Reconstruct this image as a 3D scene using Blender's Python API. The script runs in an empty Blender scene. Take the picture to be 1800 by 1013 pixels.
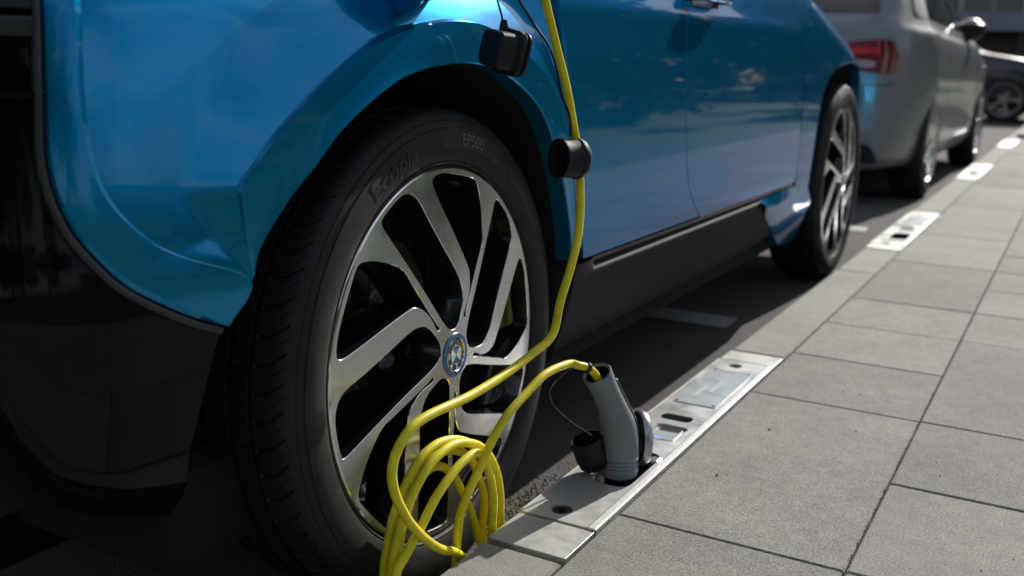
import bpy, bmesh, math, random, bisect
from mathutils import Vector, Matrix
from mathutils.geometry import delaunay_2d_cdt
random.seed(7)
PI = math.pi
sc = bpy.context.scene
C = sc.collection

# ------------------------------------------------------------------ camera
cam_d = bpy.data.cameras.new('camera'); cam = bpy.data.objects.new('camera', cam_d); C.objects.link(cam)
r_, u_, w_ = Vector((.873195, .486629, .026907)), Vector((-.131244, .181614, .974572)), Vector((-.469368, .854523, -.222451))
cam.matrix_world = Matrix(((r_.x, u_.x, -w_.x, 1.6112), (r_.y, u_.y, -w_.y, -1.1857), (r_.z, u_.z, -w_.z, .7653), (0, 0, 0, 1)))
cam_d.sensor_width = 36; cam_d.lens = 36.06; cam_d.clip_start = .02; cam_d.clip_end = 2000
cam_d.dof.use_dof = True; cam_d.dof.focus_distance = 1.36; cam_d.dof.aperture_fstop = 4.2
sc.camera = cam
sc.render.resolution_x, sc.render.resolution_y = 1024, 576
# ------------------------------------------------------------------ sun and sky
SUN_EL = math.radians(31); SUN_AZ = math.radians(6.5)      # azimuth from +Y towards +X
sun_dir = Vector((math.sin(SUN_AZ) * math.cos(SUN_EL), math.cos(SUN_AZ) * math.cos(SUN_EL), math.sin(SUN_EL)))
sd = bpy.data.lights.new('sun', 'SUN'); sd.energy = 3.9; sd.angle = math.radians(.53); sd.color = (1, .95, .87)
so = bpy.data.objects.new('sun', sd); C.objects.link(so)
so.rotation_euler = sun_dir.to_track_quat('Z', 'Y').to_euler(); so.location = (0, 0, 30)
wd = bpy.data.worlds.new('World'); sc.world = wd; wd.use_nodes = True
nt = wd.node_tree; nt.nodes.clear()
sky = nt.nodes.new('ShaderNodeTexSky'); sky.sky_type = 'NISHITA'; sky.sun_disc = False
sky.sun_elevation = SUN_EL; sky.sun_rotation = SUN_AZ; sky.air_density = 1.0; sky.dust_density = 1.6; sky.ozone_density = 1.5
tc = nt.nodes.new('ShaderNodeTexCoord')
mp = nt.nodes.new('ShaderNodeMapping'); mp.inputs['Scale'].default_value = (1, 1, 3.2)
nz = nt.nodes.new('ShaderNodeTexNoise'); nz.inputs['Scale'].default_value = 2.3; nz.inputs['Detail'].default_value = 7; nz.inputs['Roughness'].default_value = .62
cr = nt.nodes.new('ShaderNodeValToRGB'); cr.color_ramp.elements[0].position = .43; cr.color_ramp.elements[1].position = .60
mx = nt.nodes.new('ShaderNodeMix'); mx.data_type = 'RGBA'; mx.inputs[7].default_value = (8.6, 8.8, 9.2, 1)
mm = nt.nodes.new('ShaderNodeMath'); mm.operation = 'MULTIPLY'; mm.inputs[1].default_value = .75
bg = nt.nodes.new('ShaderNodeBackground'); bg.inputs['Strength'].default_value = .068
wo = nt.nodes.new('ShaderNodeOutputWorld')
L = nt.links.new
L(tc.outputs['Generated'], mp.inputs['Vector']); L(mp.outputs['Vector'], nz.inputs['Vector']); L(nz.outputs['Fac'], cr.inputs['Fac'])
L(cr.outputs['Color'], mm.inputs[0]); L(mm.outputs[0], mx.inputs[0]); L(sky.outputs[0], mx.inputs[6]); L(mx.outputs[2], bg.inputs['Color']); L(bg.outputs[0], wo.inputs['Surface'])
sc.view_settings.view_transform = 'Standard'; sc.view_settings.look = 'None'; sc.view_settings.gamma = 1; sc.view_settings.use_curve_mapping = False
sc.view_settings.exposure = 0.42
sc.render.engine = 'CYCLES'

# ------------------------------------------------------------------ materials
def mat(name, col, rough=.5, metal=0., coat=0., noise=None, bump=None, spec=None, coat_rough=.03, flake=None, rvar=None, trans=0., emis=None, island=0., rand=0.):
    """noise=(scale,amount[,detail]) varies colour; bump=(scale,strength,dist); rvar=(scale,amount) varies roughness"""
    m = bpy.data.materials.new(name); m.use_nodes = True; n = m.node_tree; b = n.nodes['Principled BSDF']; lk = n.links.new
    b.inputs['Base Color'].default_value = (*col, 1); b.inputs['Roughness'].default_value = rough; b.inputs['Metallic'].default_value = metal
    b.inputs['Coat Weight'].default_value = coat; b.inputs['Coat Roughness'].default_value = coat_rough
    if spec is not None: b.inputs['Specular IOR Level'].default_value = spec
    if trans: b.inputs['Transmission Weight'].default_value = trans
    if emis: b.inputs['Emission Color'].default_value = (*emis[0], 1); b.inputs['Emission Strength'].default_value = emis[1]
    g = n.nodes.new('ShaderNodeNewGeometry')
    pos = g.outputs['Position']
    def noise_node(scale, det=6, rgh=.6):
        t = n.nodes.new('ShaderNodeTexNoise'); t.inputs['Scale'].default_value = scale; t.inputs['Detail'].default_value = det; t.inputs['Roughness'].default_value = rgh
        lk(pos, t.inputs['Vector']); return t
    fac = None
    for i in range(0, len(noise or ()), 2):
        t = noise_node(noise[i]); r = n.nodes.new('ShaderNodeMapRange'); a = noise[i + 1]
        r.inputs['From Min'].default_value = .3; r.inputs['From Max'].default_value = .7; r.inputs['To Min'].default_value = 1 - a; r.inputs['To Max'].default_value = 1 + a
        lk(t.outputs['Fac'], r.inputs['Value'])
        if fac is None: fac = r.outputs[0]
        else:
            k = n.nodes.new('ShaderNodeMath'); k.operation = 'MULTIPLY'; lk(fac, k.inputs[0]); lk(r.outputs[0], k.inputs[1]); fac = k.outputs[0]
    if rand:
        oi = n.nodes.new('ShaderNodeObjectInfo'); r = n.nodes.new('ShaderNodeMapRange'); r.inputs['To Min'].default_value = 1 - rand; r.inputs['To Max'].default_value = 1 + rand
        lk(oi.outputs['Random'], r.inputs['Value'])
        if fac is None: fac = r.outputs[0]
        else:
            k = n.nodes.new('ShaderNodeMath'); k.operation = 'MULTIPLY'; lk(fac, k.inputs[0]); lk(r.outputs[0], k.inputs[1]); fac = k.outputs[0]
    if fac is not None:
        v = n.nodes.new('ShaderNodeVectorMath'); v.operation = 'SCALE'; v.inputs[0].default_value = col; lk(fac, v.inputs['Scale']); lk(v.outputs[0], b.inputs['Base Color'])
    if rvar:
        t = noise_node(rvar[0]); r = n.nodes.new('ShaderNodeMapRange'); r.inputs['From Min'].default_value = .3; r.inputs['From Max'].default_value = .7
        r.inputs['To Min'].default_value = max(0, rough - rvar[1]); r.inputs['To Max'].default_value = rough + rvar[1]; lk(t.outputs['Fac'], r.inputs['Value']); lk(r.outputs[0], b.inputs['Roughness'])
    if bump:
        t = noise_node(bump[0], 5, .65); bp = n.nodes.new('ShaderNodeBump'); bp.inputs['Strength'].default_value = bump[1]; bp.inputs['Distance'].default_value = bump[2]
        lk(t.outputs['Fac'], bp.inputs['Height']); lk(bp.outputs['Normal'], b.inputs['Normal'])
    if flake:
        vo = n.nodes.new('ShaderNodeTexVoronoi'); vo.inputs['Scale'].default_value = flake[0]; lk(pos, vo.inputs['Vector'])
        mx_ = n.nodes.new('ShaderNodeMapRange'); mx_.inputs['To Min'].default_value = rough - flake[1]; mx_.inputs['To Max'].default_value = rough + flake[1]
        s = n.nodes.new('ShaderNodeSeparateColor'); lk(vo.outputs['Color'], s.inputs[0]); lk(s.outputs[0], mx_.inputs['Value']); lk(mx_.outputs[0], b.inputs['Roughness'])
    return m

M = {}
M['blue'] = mat('blue_metallic_paint', (.002, .230, .485), .24, .72, .75, spec=.05)
M['blue'].node_tree.nodes['Principled BSDF'].inputs['Specular Tint'].default_value = (0, .27, .50, 1)
M['blue'].node_tree.nodes['Principled BSDF'].inputs['Coat IOR'].default_value = 1.40
M['blue_dark'] = mat('blue_paint_shaded', (.004, .055, .16), .4, .4, 1.0)  # body blue darkened: shade and reflection in the port cup put into colour
M['black_gloss'] = mat('gloss_black_panel', (.0035, .004, .0055), .06, 0, .0, rvar=(9, .02), spec=.16)
M['black_trim'] = mat('satin_black_trim', (.02, .021, .023), .38)
M['black_plastic'] = mat('textured_dark_plastic', (.0135, .014, .016), .7, spec=.15, bump=(900, .25, .0006), noise=(6, .12))
M['liner'] = mat('felt_arch_liner', (.004, .004, .0045), .95, bump=(500, .4, .001))
M['rubber'] = mat('tyre_rubber', (.012, .0118, .0122), .64, spec=.35, bump=(700, .2, .0004), noise=(14, .25, 60, .2), rvar=(20, .1))
M['rubber_text'] = mat('tyre_lettering', (.008, .008, .009), .5)
M['rubber_text_light'] = mat('tyre_lettering_worn', (.10, .10, .105), .55)
M['rubber_plate'] = mat('tyre_plate', (.007, .007, .008), .5)
M['cap_rubber'] = mat('cap_rubber', (.006, .007, .010), .58, spec=.35, bump=(600, .15, .0004), rvar=(30, .1))
M['alu'] = mat('machined_aluminium', (.50, .51, .51), .27, .92, .35, rvar=(30, .05), noise=(12, .06))
M['alu_edge'] = mat('polished_aluminium_edge', (.8, .8, .8), .12, 1.0)
M['rim_black'] = mat('gloss_black_rim', (.007, .007, .009), .14, 0, .8)
M['brake'] = mat('rusty_brake_disc', (.13, .075, .05), .55, .6, noise=(20, .3))
M['brake_hat'] = mat('brake_hub_grey', (.26, .24, .22), .6, .5, noise=(25, .3))
M['steel'] = mat('brushed_stainless', (.60, .595, .575), .34, .55, 0, noise=(9, .08, 60, .05), rvar=(14, .1), bump=(240, .06, .0004))
M['steel_bright'] = mat('polished_steel_lip', (.58, .57, .54), .48, .3, noise=(40, .05))
M['steel_end'] = mat('weathered_steel_end', (.40, .40, .375), .5, .35, noise=(13, .12, 80, .08), rvar=(20, .12))
M['plate'] = mat('frosted_light_plate', (.42, .47, .50), .35, .1, .2, noise=(20, .08), rvar=(30, .1))
M['pocket'] = mat('pocket_grey', (.10, .10, .10), .5, .4)
M['chrome'] = mat('chrome', (.8, .8, .8), .1, 1.0)
M['lid_chrome'] = mat('worn_chrome', (.42, .42, .42), .3, .9)
M['bolt'] = mat('dark_bolt', (.06, .06, .065), .35, .8)
M['cable'] = mat('yellow_cable_sheath', (.72, .62, .010), .48, 0, .0, noise=(9, .12, 24, .18, 160, .10), rvar=(60, .08), coat_rough=.3)
M['plug'] = mat('grey_plug_shell', (.16, .195, .22), .42, 0, 0, bump=(700, .12, .0003), noise=(20, .05))
M['blackp'] = mat('black_plastic_part', (.008, .008, .009), .35)
M['slab'] = mat('concrete_slab', (.252, .242, .223), .88, noise=(1.7, .10, 7, .10, 38, .12, 330, .55), bump=(420, .75, .0022), rand=.13)
M['kerbstone'] = mat('kerb_stone', (.245, .235, .212), .85, noise=(6, .12, 45, .12, 380, .35), bump=(480, .4, .0012), rand=.06)
M['joint'] = mat('joint_sand', (.075, .068, .060), .95, noise=(80, .3), bump=(300, .6, .003))
M['asphalt'] = mat('asphalt', (.074, .070, .066), .9, noise=(3, .15, 160, .55), bump=(210, .9, .004))
M['gravel'] = mat('loose_grit', (.20, .18, .15), .9, noise=(90, .4))
M['line'] = mat('worn_shaded_line', (.34, .34, .33), .75, noise=(12, .15, 140, .25), bump=(210, .5, .002))  # white dulled as well, putting shade on the far line into the colour
M['grass_m'] = mat('lawn_green', (.042, .085, .02), .9, noise=(.9, .45, 5, .35, 30, .3))
M['leaf'] = mat('foliage', (.035, .065, .018), .6, noise=(.8, .3, 5, .3))
M['bark'] = mat('bark', (.09, .07, .05), .9, noise=(9, .3), bump=(30, .6, .02))
M['silver'] = mat('silver_paint', (.20, .21, .23), .36, .18, .5, flake=(1200, .08))
M['silver'].node_tree.nodes['Principled BSDF'].inputs['Coat IOR'].default_value = 1.4
M['glass_dark'] = mat('tinted_glass', (.008, .009, .012), .05, 0, .5)
M['red_lens'] = mat('red_lens', (.17, .004, .008), .12, 0, 1.0)
M['white_lens'] = mat('clear_lens', (.42, .30, .27), .2, 0, 1.0)
M['navy'] = mat('navy_paint', (.010, .012, .022), .3, .3, 1.0)
M['concrete'] = mat('facade_band', (.20, .22, .26), .7, noise=(.8, .08))
M['facade'] = mat('facade_wall', (.34, .34, .33), .8, noise=(.6, .1))
M['recess'] = mat('dark_ground_floor', (.05, .042, .038), .8, noise=(.7, .3))
M['mullion'] = mat('mullion', (.30, .31, .33), .5, .3)
M['pane'] = mat('window_pane', (.02, .025, .035), .06, 0, .3)
M['curtain_glass'] = mat('pale_curtain_glass', (.42, .46, .50), .25, spec=.5)
M['blue_ring'] = mat('blue_enamel', (.005, .09, .26), .3, 0, .4)
M['white_en'] = mat('white_enamel', (.72, .74, .78), .3, 0, 1)
M['black_en'] = mat('black_enamel', (.006, .006, .008), .2, 0, 1)
M['led'] = mat('blue_indicator', (.2, .2, .9), .3, emis=((.25, .25, 1), .8))
M['clear'] = mat('clear_plastic', (.6, .64, .66), .12, 0, .3)

# ------------------------------------------------------------------ helpers
def mesh(name, V, F, m, parent=None, smooth=True, slots=None, idx=None, auto=None):
    me = bpy.data.meshes.new(name); me.from_pydata([tuple(v) for v in V], [], F); me.validate()
    for mm_ in (slots or [m]): me.materials.append(mm_)
    if idx:
        for p, i in zip(me.polygons, idx): p.material_index = i
    if smooth: me.polygons.foreach_set('use_smooth', [True] * len(me.polygons))
    o = bpy.data.objects.new(name, me); C.objects.link(o)
    if parent: o.parent = parent
    if auto is not None: sharp(me, auto)
    return o
def sharp(me, deg):
    bm = bmesh.new(); bm.from_mesh(me)
    for e in bm.edges:
        if len(e.link_faces) == 2 and e.calc_face_angle(0) > math.radians(deg): e.smooth = False
    bm.to_mesh(me); bm.free()
def fix_normals(o):
    bm = bmesh.new(); bm.from_mesh(o.data); bmesh.ops.recalc_face_normals(bm, faces=bm.faces); bm.to_mesh(o.data); bm.free()
def tag(o, label=None, cat=None, group=None, kind=None):
    if label: o['label'] = label
    if cat: o['category'] = cat
    if group: o['group'] = group
    if kind: o['kind'] = kind
    return o
def empty(name, loc=(0, 0, 0), rz=0, parent=None):
    o = bpy.data.objects.new(name, None); C.objects.link(o); o.location = loc; o.rotation_euler = (0, 0, rz); o.empty_display_size = .1
    if parent: o.parent = parent
    return o
def copy_tree(o, parent=None):
    c = o.copy(); C.objects.link(c); c.parent = parent
    for ch in [k for k in o.children]: copy_tree(ch, c)
    return c
def catmull(P, n, closed=False):
    out = []; N = len(P)
    for i in range(N if closed else N - 1):
        if closed: p0, p1, p2, p3 = P[i - 1], P[i], P[(i + 1) % N], P[(i + 2) % N]
        else: p0, p1, p2, p3 = P[max(i - 1, 0)], P[i], P[i + 1], P[min(i + 2, N - 1)]
        for k in range(n):
            t = k / n
            out.append(tuple(.5 * ((2 * b) + (-a + c) * t + (2 * a - 5 * b + 4 * c - d) * t * t + (-a + 3 * b - 3 * c + d) * t ** 3) for a, b, c, d in zip(p0, p1, p2, p3)))
    if not closed: out.append(tuple(P[-1]))
    return out
def loft(rows, closed_u=False, flip=False):
    """rows of equal-length point lists -> verts, faces"""
    V = [p for r in rows for p in r]; n = len(rows[0]); F = []
    for j in range(len(rows) - 1):
        for i in range(n if closed_u else n - 1):
            a = j * n + i; b = j * n + (i + 1) % n; c = b + n; d = a + n
            F.append((a, d, c, b) if flip else (a, b, c, d))
    return V, F
def tube(name, P, r, m, parent=None, n=10, caps=True, radii=None):
    P = [Vector(p) for p in P]; rows = []; up = None
    for i, p in enumerate(P):
        t = (P[min(i + 1, len(P) - 1)] - P[max(i - 1, 0)]).normalized()
        if up is None: up = t.orthogonal().normalized()
        up = (up - t * up.dot(t)).normalized(); s = t.cross(up); rr = radii[i] if radii else r
        rows.append([p + (up * math.cos(2 * PI * k / n) + s * math.sin(2 * PI * k / n)) * rr for k in range(n)])
    V, F = loft(rows, True)
    if caps:
        F.append(tuple(range(n))[::-1]); k = len(V) - n; F.append(tuple(range(k, k + n)))
    return mesh(name, V, F, m, parent)
def box(name, x0, x1, y0, y1, z0, z1, m, parent=None, bev=0., seg=2):
    bm = bmesh.new(); bmesh.ops.create_cube(bm, size=1)
    for v in bm.verts: v.co = Vector(((x0 + x1) / 2 + v.co.x * (x1 - x0), (y0 + y1) / 2 + v.co.y * (y1 - y0), (z0 + z1) / 2 + v.co.z * (z1 - z0)))
    if bev: bmesh.ops.bevel(bm, geom=bm.edges[:] + bm.verts[:], offset=bev, segments=seg, affect='EDGES', profile=.5)
    me = bpy.data.meshes.new(name); bm.to_mesh(me); bm.free(); me.materials.append(m)
    o = bpy.data.objects.new(name, me); C.objects.link(o)
    if parent: o.parent = parent
    return o
def boxes(name, L_, m, parent=None):
    """many boxes joined in one mesh"""
    V = []; F = []
    for (x0, x1, y0, y1, z0, z1) in L_:
        k = len(V); V += [(x, y, z) for z in (z0, z1) for x, y in ((x0, y0), (x1, y0), (x1, y1), (x0, y1))]
        F += [(k + 3, k + 2, k + 1, k), (k + 4, k + 5, k + 6, k + 7)] + [(k + i, k + (i + 1) % 4, k + 4 + (i + 1) % 4, k + 4 + i) for i in range(4)]
    return mesh(name, V, F, m, parent, smooth=False)
def lathe(name, prof, m, parent=None, n=64, mtx=None, slots=None, pidx=None, auto=35):
    """prof (r,h) revolved about local +Z; mtx places it"""
    V = []; F = []; idx = []
    rows = [[Vector((r * math.cos(2 * PI * k / n), r * math.sin(2 * PI * k / n), h)) for k in range(n)] for r, h in prof]
    if mtx: rows = [[mtx @ v for v in r] for r in rows]
    V, F = loft(rows, True)
    if pidx: idx = [pidx[j] for j in range(len(prof) - 1) for _ in range(n)]
    o = mesh(name, V, F, m, parent, slots=slots, idx=idx or None, auto=auto); return o
def in_poly(x, y, P):
    c = False; n = len(P); j = n - 1
    for i in range(n):
        xi, yi = P[i]; xj, yj = P[j]
        if (yi > y) != (yj > y) and x < (xj - xi) * (y - yi) / (yj - yi) + xi: c = not c
        j = i
    return c
def fill(outer, holes, grid=None):
    """triangulate outer minus holes, with interior grid points -> verts2d, tris"""
    V = []; E = []
    for Lp in [outer] + holes:
        k = len(V); V += [Vector((x, y)) for x, y in Lp]; E += [(k + i, k + (i + 1) % len(Lp)) for i in range(len(Lp))]
    if grid:
        xs = [p[0] for p in outer]; ys = [p[1] for p in outer]; bx = list(V)
        nx = int((max(xs) - min(xs)) / grid); ny = int((max(ys) - min(ys)) / grid)
        for i in range(1, nx):
            for j in range(1, ny):
                x = min(xs) + (i + .5 * (j % 2)) * grid; y = min(ys) + j * grid
                if in_poly(x, y, outer) and not any(in_poly(x, y, h) for h in holes):
                    if min((v.x - x) ** 2 + (v.y - y) ** 2 for v in bx) > (grid * .45) ** 2: V.append(Vector((x, y)))
    v2, e2, f2, *_ = delaunay_2d_cdt(V, E, [], 0, 1e-6)
    F = []
    for f in f2:
        cx = sum(v2[i].x for i in f) / 3; cy = sum(v2[i].y for i in f) / 3
        if in_poly(cx, cy, outer) and not any(in_poly(cx, cy, h) for h in holes): F.append(tuple(f))
    return [(v.x, v.y) for v in v2], F
def text_mesh(txt, size, bold=.0):
    cu = bpy.data.curves.new('t', 'FONT'); cu.body = txt; cu.size = size; cu.align_x = 'CENTER'; cu.offset = bold; cu.resolution_u = 4
    o = bpy.data.objects.new('t', cu); C.objects.link(o); dg = bpy.context.evaluated_depsgraph_get(); dg.update()
    me = bpy.data.meshes.new_from_object(o.evaluated_get(dg)); V = [tuple(v.co) for v in me.vertices]; F = [tuple(p.vertices) for p in me.polygons]
    bpy.data.objects.remove(o); bpy.data.curves.remove(cu); bpy.data.meshes.remove(me); return V, F

# ------------------------------------------------------------------ body-side surface of the blue car (right side at +X, nose towards +Y)
PLAN = [(.70, 4.4), (.80, 3.2), (.862, 2.75), (.8845, 2.3), (.8875, 1.6), (.888, .8), (.8875, 0), (.8865, -.2), (.880, -.35), (.862, -.5), (.846, -.565), (.815, -.622), (.765, -.664), (.68, -.695), (.5, -.725), (.25, -.742), (0, -.748)]
DZ = [(.12, .11), (.2, .072), (.25, .052), (.32, .030), (.40, .014), (.48, .005), (.58, 0), (.68, .0005), (.74, .003), (.80, .009), (.86, .020), (.94, .042), (1.02, .070), (1.10, .100), (1.2, .14)]
_pl = catmull(PLAN, 24); _s = [0]
for a, b in zip(_pl, _pl[1:]): _s.append(_s[-1] + math.dist(a, b))
_i0 = min(range(len(_pl)), key=lambda i: abs(_pl[i][1])); _s = [-(v - _s[_i0]) for v in _s][::-1]; _pl = _pl[::-1]
_dz = catmull(DZ, 12); _dx = [a for a, b in _dz]; _dy = [b for a, b in _dz]; _px = [a for a, b in _pl]; _py = [b for a, b in _pl]
def interp(xs, ys, x):
    i = 0 if x <= xs[0] else len(xs) - 2 if x >= xs[-1] else bisect.bisect_right(xs, x) - 1
    return ys[i] + (ys[i + 1] - ys[i]) * (x - xs[i]) / (xs[i + 1] - xs[i])
def S(s, z, off=0.):
    x, y = interp(_s, _px, s), interp(_s, _py, s); e = .012
    tx, ty = interp(_s, _px, s + e) - interp(_s, _px, s - e), interp(_s, _py, s + e) - interp(_s, _py, s - e); l = math.hypot(tx, ty)
    nx, ny = ty / l, -tx / l; d = interp(_dx, _dy, z) - off
    return (x - nx * d, y - ny * d, z)
def pl(P, v):      # piecewise-linear lookup in ((v,out),...)
    return interp([p[0] for p in P], [p[1] for p in P], min(max(v, P[0][0]), P[-1][0]))

# =================================================================== SETTING
road = mesh('road', [(-400, -300, 0), (400, -300, 0), (400, 900, 0), (-400, 900, 0)], [(0, 1, 2, 3)], M['asphalt'], smooth=False); tag(road, kind='structure')
bl = mesh('parking_line', [(-1.3, 1.63, .004), (.768, 1.645, .004), (.764, 1.785, .004), (-1.3, 1.765, .004)], [(0, 1, 2, 3)], M['line'], smooth=False); tag(bl, kind='structure')
bl = mesh('parking_line', [(-1.3, 3.72, .004), (.768, 3.735, .004), (.764, 3.875, .004), (-1.3, 3.855, .004)], [(0, 1, 2, 3)], M['line'], smooth=False); tag(bl, kind='structure')
KX0, KX1, H = .946, 1.073, .1
units_y = (0., 2.775, 5.63, 8.62)
pave = box('pavement', KX1 - .01, KX1 + .331 * 4 + .004, -3.2, 24, .0, H - .012, M['joint']); tag(pave, kind='structure')
kerb = box('kerb', KX0 + .01, KX1 - .012, -3.2, 24, .0, H - .045, M['joint']); tag(kerb, kind='structure')
def stone_mesh(name, lx, ly, hz, m, bev=.0022, rough_edge=.0006):
    bm = bmesh.new(); bmesh.ops.create_cube(bm, size=1)
    for v in bm.verts: v.co = Vector((v.co.x * lx, v.co.y * ly, v.co.z * hz - hz / 2))
    bmesh.ops.bevel(bm, geom=[e for e in bm.edges if all(v.co.z > -hz / 4 for v in e.verts)], offset=bev, segments=1, affect='EDGES')
    me = bpy.data.meshes.new(name); bm.to_mesh(me); bm.free(); me.materials.append(m); return me
UY, UX, G = .3425, .331, .0032
slab_me = {k: stone_mesh('paving_slab', UX - G, UY * k - G, .05, M['slab']) for k in (1, 2)}
def slab(cx, y0, k):
    o = bpy.data.objects.new('paving_slab', slab_me[k]); C.objects.link(o); o.parent = pave
    o.location = (cx, y0 + UY * k / 2, H + random.uniform(-.0012, .0008)); o.rotation_euler = (random.gauss(0, .0012), random.gauss(0, .0012), random.gauss(0, .0016))
cols = [KX1 + UX * (i + .5) + .001 for i in range(4)]
pat = {0: [-.885, -.2005 - .0, .142, .82, 1.166, 1.517, 1.85, 2.555], 1: [-.885, -.2, .142, .475, .815, 1.50, 1.845, 2.19, 2.55]}
for ci, cx in enumerate(cols):
    base = .1405 - 8 * UY; i = 0; N = 64
    forced = {0: {8: 2, 10: 1, 11: 1, 12: 1, 13: 2, 6: 2, 4: 2, 15: 2}, 1: {8: 1, 9: 1, 10: 2, 12: 1, 13: 1, 14: 1, 6: 2}}.get(ci, {})
    starts = set(forced)
    while i < N:
        k = forced.get(i) or random.choice((1, 1, 2, 2))
        if any(j in starts for j in range(i + 1, i + k)): k = 1
        y = base + i * UY
        if y > 21: break
        if not (ci >= 1 and y + UY * k > 10.1): slab(cx, y, k)
        i += k
def kerbstone(y0, y1):
    me = stone_mesh('kerb_stone', KX1 - KX0 - .004, y1 - y0 - .006, .095, M['kerbstone'], .004)
    o = bpy.data.objects.new('kerb_stone', me); C.objects.link(o); o.parent = kerb; o.location = ((KX0 + KX1) / 2 - .0005, (y0 + y1) / 2, H + random.uniform(-.001, .0005)); o.rotation_euler = (0, 0, random.gauss(0, .001))
ys = []
edges_u = [(-.038 + u, 1.108 + u) for u in units_y]
prev = -3.1
for a, b in edges_u + [(23.9, 24)]:
    n = max(1, round((a - prev) / 1.0)); d = (a - prev) / n
    if prev == 1.108: kerbstone(1.108, 2.25); kerbstone(2.25, a)
    else:
        for k in range(n): kerbstone(prev + k * d, prev + (k + 1) * d)
    prev = b
# lawn, planting bed
lawn = mesh('lawn', [(2.402, -40, .092), (60, -40, .092), (60, 90, .092), (2.402, 90, .092)], [(0, 1, 2, 3)], M['grass_m'], smooth=False); tag(lawn, kind='structure')
bedk = catmull([(1.02, 10.02), (1.03, 10.6), (1.07, 11.4), (1.2, 12.4), (1.6, 13.6), (2.6, 14.6), (3.9, 15)], 4)
V = []; F = []
for i, (x, y) in enumerate(bedk):
    V += [(x, y, 0), (x, y, .135), (x + .1, y, .135), (x + .1, y, .0)]
    if i:
        k = 4 * i; F += [(k - 4, k, k + 1, k - 3), (k - 3, k + 1, k + 2, k - 2), (k - 2, k + 2, k + 3, k - 1)]
V += [(1.05, 10.02, .11)]
kb = mesh('kerb_edging', V, F, M['kerbstone'], smooth=False); tag(kb, kind='structure')
V = [(x + .09, y, .11) for x, y in bedk] + [(3.9, 10.1, .11)]
bed = mesh('planting_bed', V, [tuple(range(len(V)))], M['grass_m'], smooth=False); tag(bed, kind='structure')
V = []; F = []
for i in range(9000):
    t = random.random(); x = 1.14 + random.random() ** 1.5 * 2.4; y = 10.1 + random.random() * 3.6
    if x < pl([(10, 1.13), (11.4, 1.17), (12.4, 1.3), (13.6, 1.7), (14, 2.4)], y) + .02: continue
    h = random.uniform(.03, .09); a = random.random() * 6.28; k = len(V); w = .006
    V += [(x - w * math.cos(a), y - w * math.sin(a), .11), (x + w * math.cos(a), y + w * math.sin(a), .11), (x + random.gauss(0, .02), y + random.gauss(0, .02), .11 + h)]; F.append((k, k + 1, k + 2))
g = mesh('grass', V, F, M['grass_m'], smooth=False); tag(g, 'short green grass in the bed beyond the paving', 'grass', kind='stuff')
# loose grit along the kerb foot
V = []; F = []
def pebble(x, y, r, z=0.):
    k = len(V); a0 = random.random() * 6
    for j in range(5):
        a = a0 + j * 2 * PI / 5; q = r * random.uniform(.7, 1.2); V.append((x + q * math.cos(a), y + q * math.sin(a), z - r * .2))
    V.append((x, y, z + r * random.uniform(.5, .9)))
    for j in range(5): F.append((k + j, k + (j + 1) % 5, k + 5))
for i in range(2600):
    y = random.uniform(-.9, 4); x = KX0 - abs(random.gauss(0, .03)) - .002; pebble(x, y, random.uniform(.0008, .0028))
for i in range(2200):
    y = random.gauss(.22, .09); x = random.gauss(.915, .022)
    if x < KX0 - .002: pebble(x, y, random.uniform(.001, .0038), random.uniform(0, .003))
for i in range(1500):
    y = random.gauss(.27, .10); x = random.gauss(.855, .03)
    if y > .13 and x < KX0: pebble(x, y, random.choice((.0012, .0018, .0025, .0045)) * random.uniform(.7, 1.3))
for i in range(1200):
    pebble(random.uniform(-.2, .93), random.uniform(-1.2, 3.5), random.uniform(.0008, .0022))
g = mesh('grit', V, F, M['gravel'], smooth=False); tag(g, 'loose tan grit gathered on the road at the kerb foot', 'grit', kind='stuff')
# few dark specks on the slabs
V = []; F = []
for x, y in ((1.155, .36), (1.24, .93), (1.275, .93), (1.31, .70), (1.2, 1.03), (1.5, .95), (1.46, .62), (1.33, 1.36), (1.17, .62), (1.25, 1.62), (1.6, .3)):
    pebble(x, y, random.uniform(.0014, .0026), H + .001)
for i in range(2600):
    if random.random() < .5: x = KX1 + .001 + UX * random.choice((0, 1, 1, 2)) + random.gauss(0, .0022); y = random.uniform(-.5, 4)
    else: y = .1405 + UY * random.randint(-2, 10) + random.gauss(0, .002); x = random.uniform(1.08, 2.1)
    pebble(x, y, random.uniform(.0008, .0019), H - .0012)
for i in range(260): pebble(random.uniform(1.08, 2.3), random.uniform(-.4, 4), random.uniform(.0006, .0014), H + .001)
g = mesh('debris', V, F, M['joint'], smooth=False); tag(g, 'small dark specks of debris scattered on the paving', 'debris', kind='stuff')

# =================================================================== WHEELS
HD = .0176
def dish(r): return HD * (1 - min(r, .25) / .25)
WA = [(-.146, .2047), (-.1415, .2118), (-.1269, .2238), (-.1037, .2336), (-.0828, .2355), (-.0644, .2264), (-.041, .1942), (-.0125, .1563), (.0179, .1166), (.0278, .0971), (.0304, .0787), (.0239, .0604), (.0139, .0446), (.0035, .0381), (-.0101, .0395), (-.0215, .0491), (-.0361, .0664), (-.0638, .103), (-.1079, .1573), (-.1331, .1872)]
WB = [(-.1994, .1584), (-.1816, .1614), (-.1554, .1576), (-.1239, .1471), (-.1056, .1361), (-.0927, .1189), (-.0661, .0834), (-.043, .0537), (-.0352, .0470), (-.0376, .044), (-.0428, .0472), (-.0548, .0662), (-.0692, .0788), (-.0863, .0859), (-.1013, .0853), (-.1498, .0735), (-.2082, .0575), (-.2364, .0516), (-.2463, .0565), (-.2434, .0784), (-.2343, .0987), (-.2168, .1314)]
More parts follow.
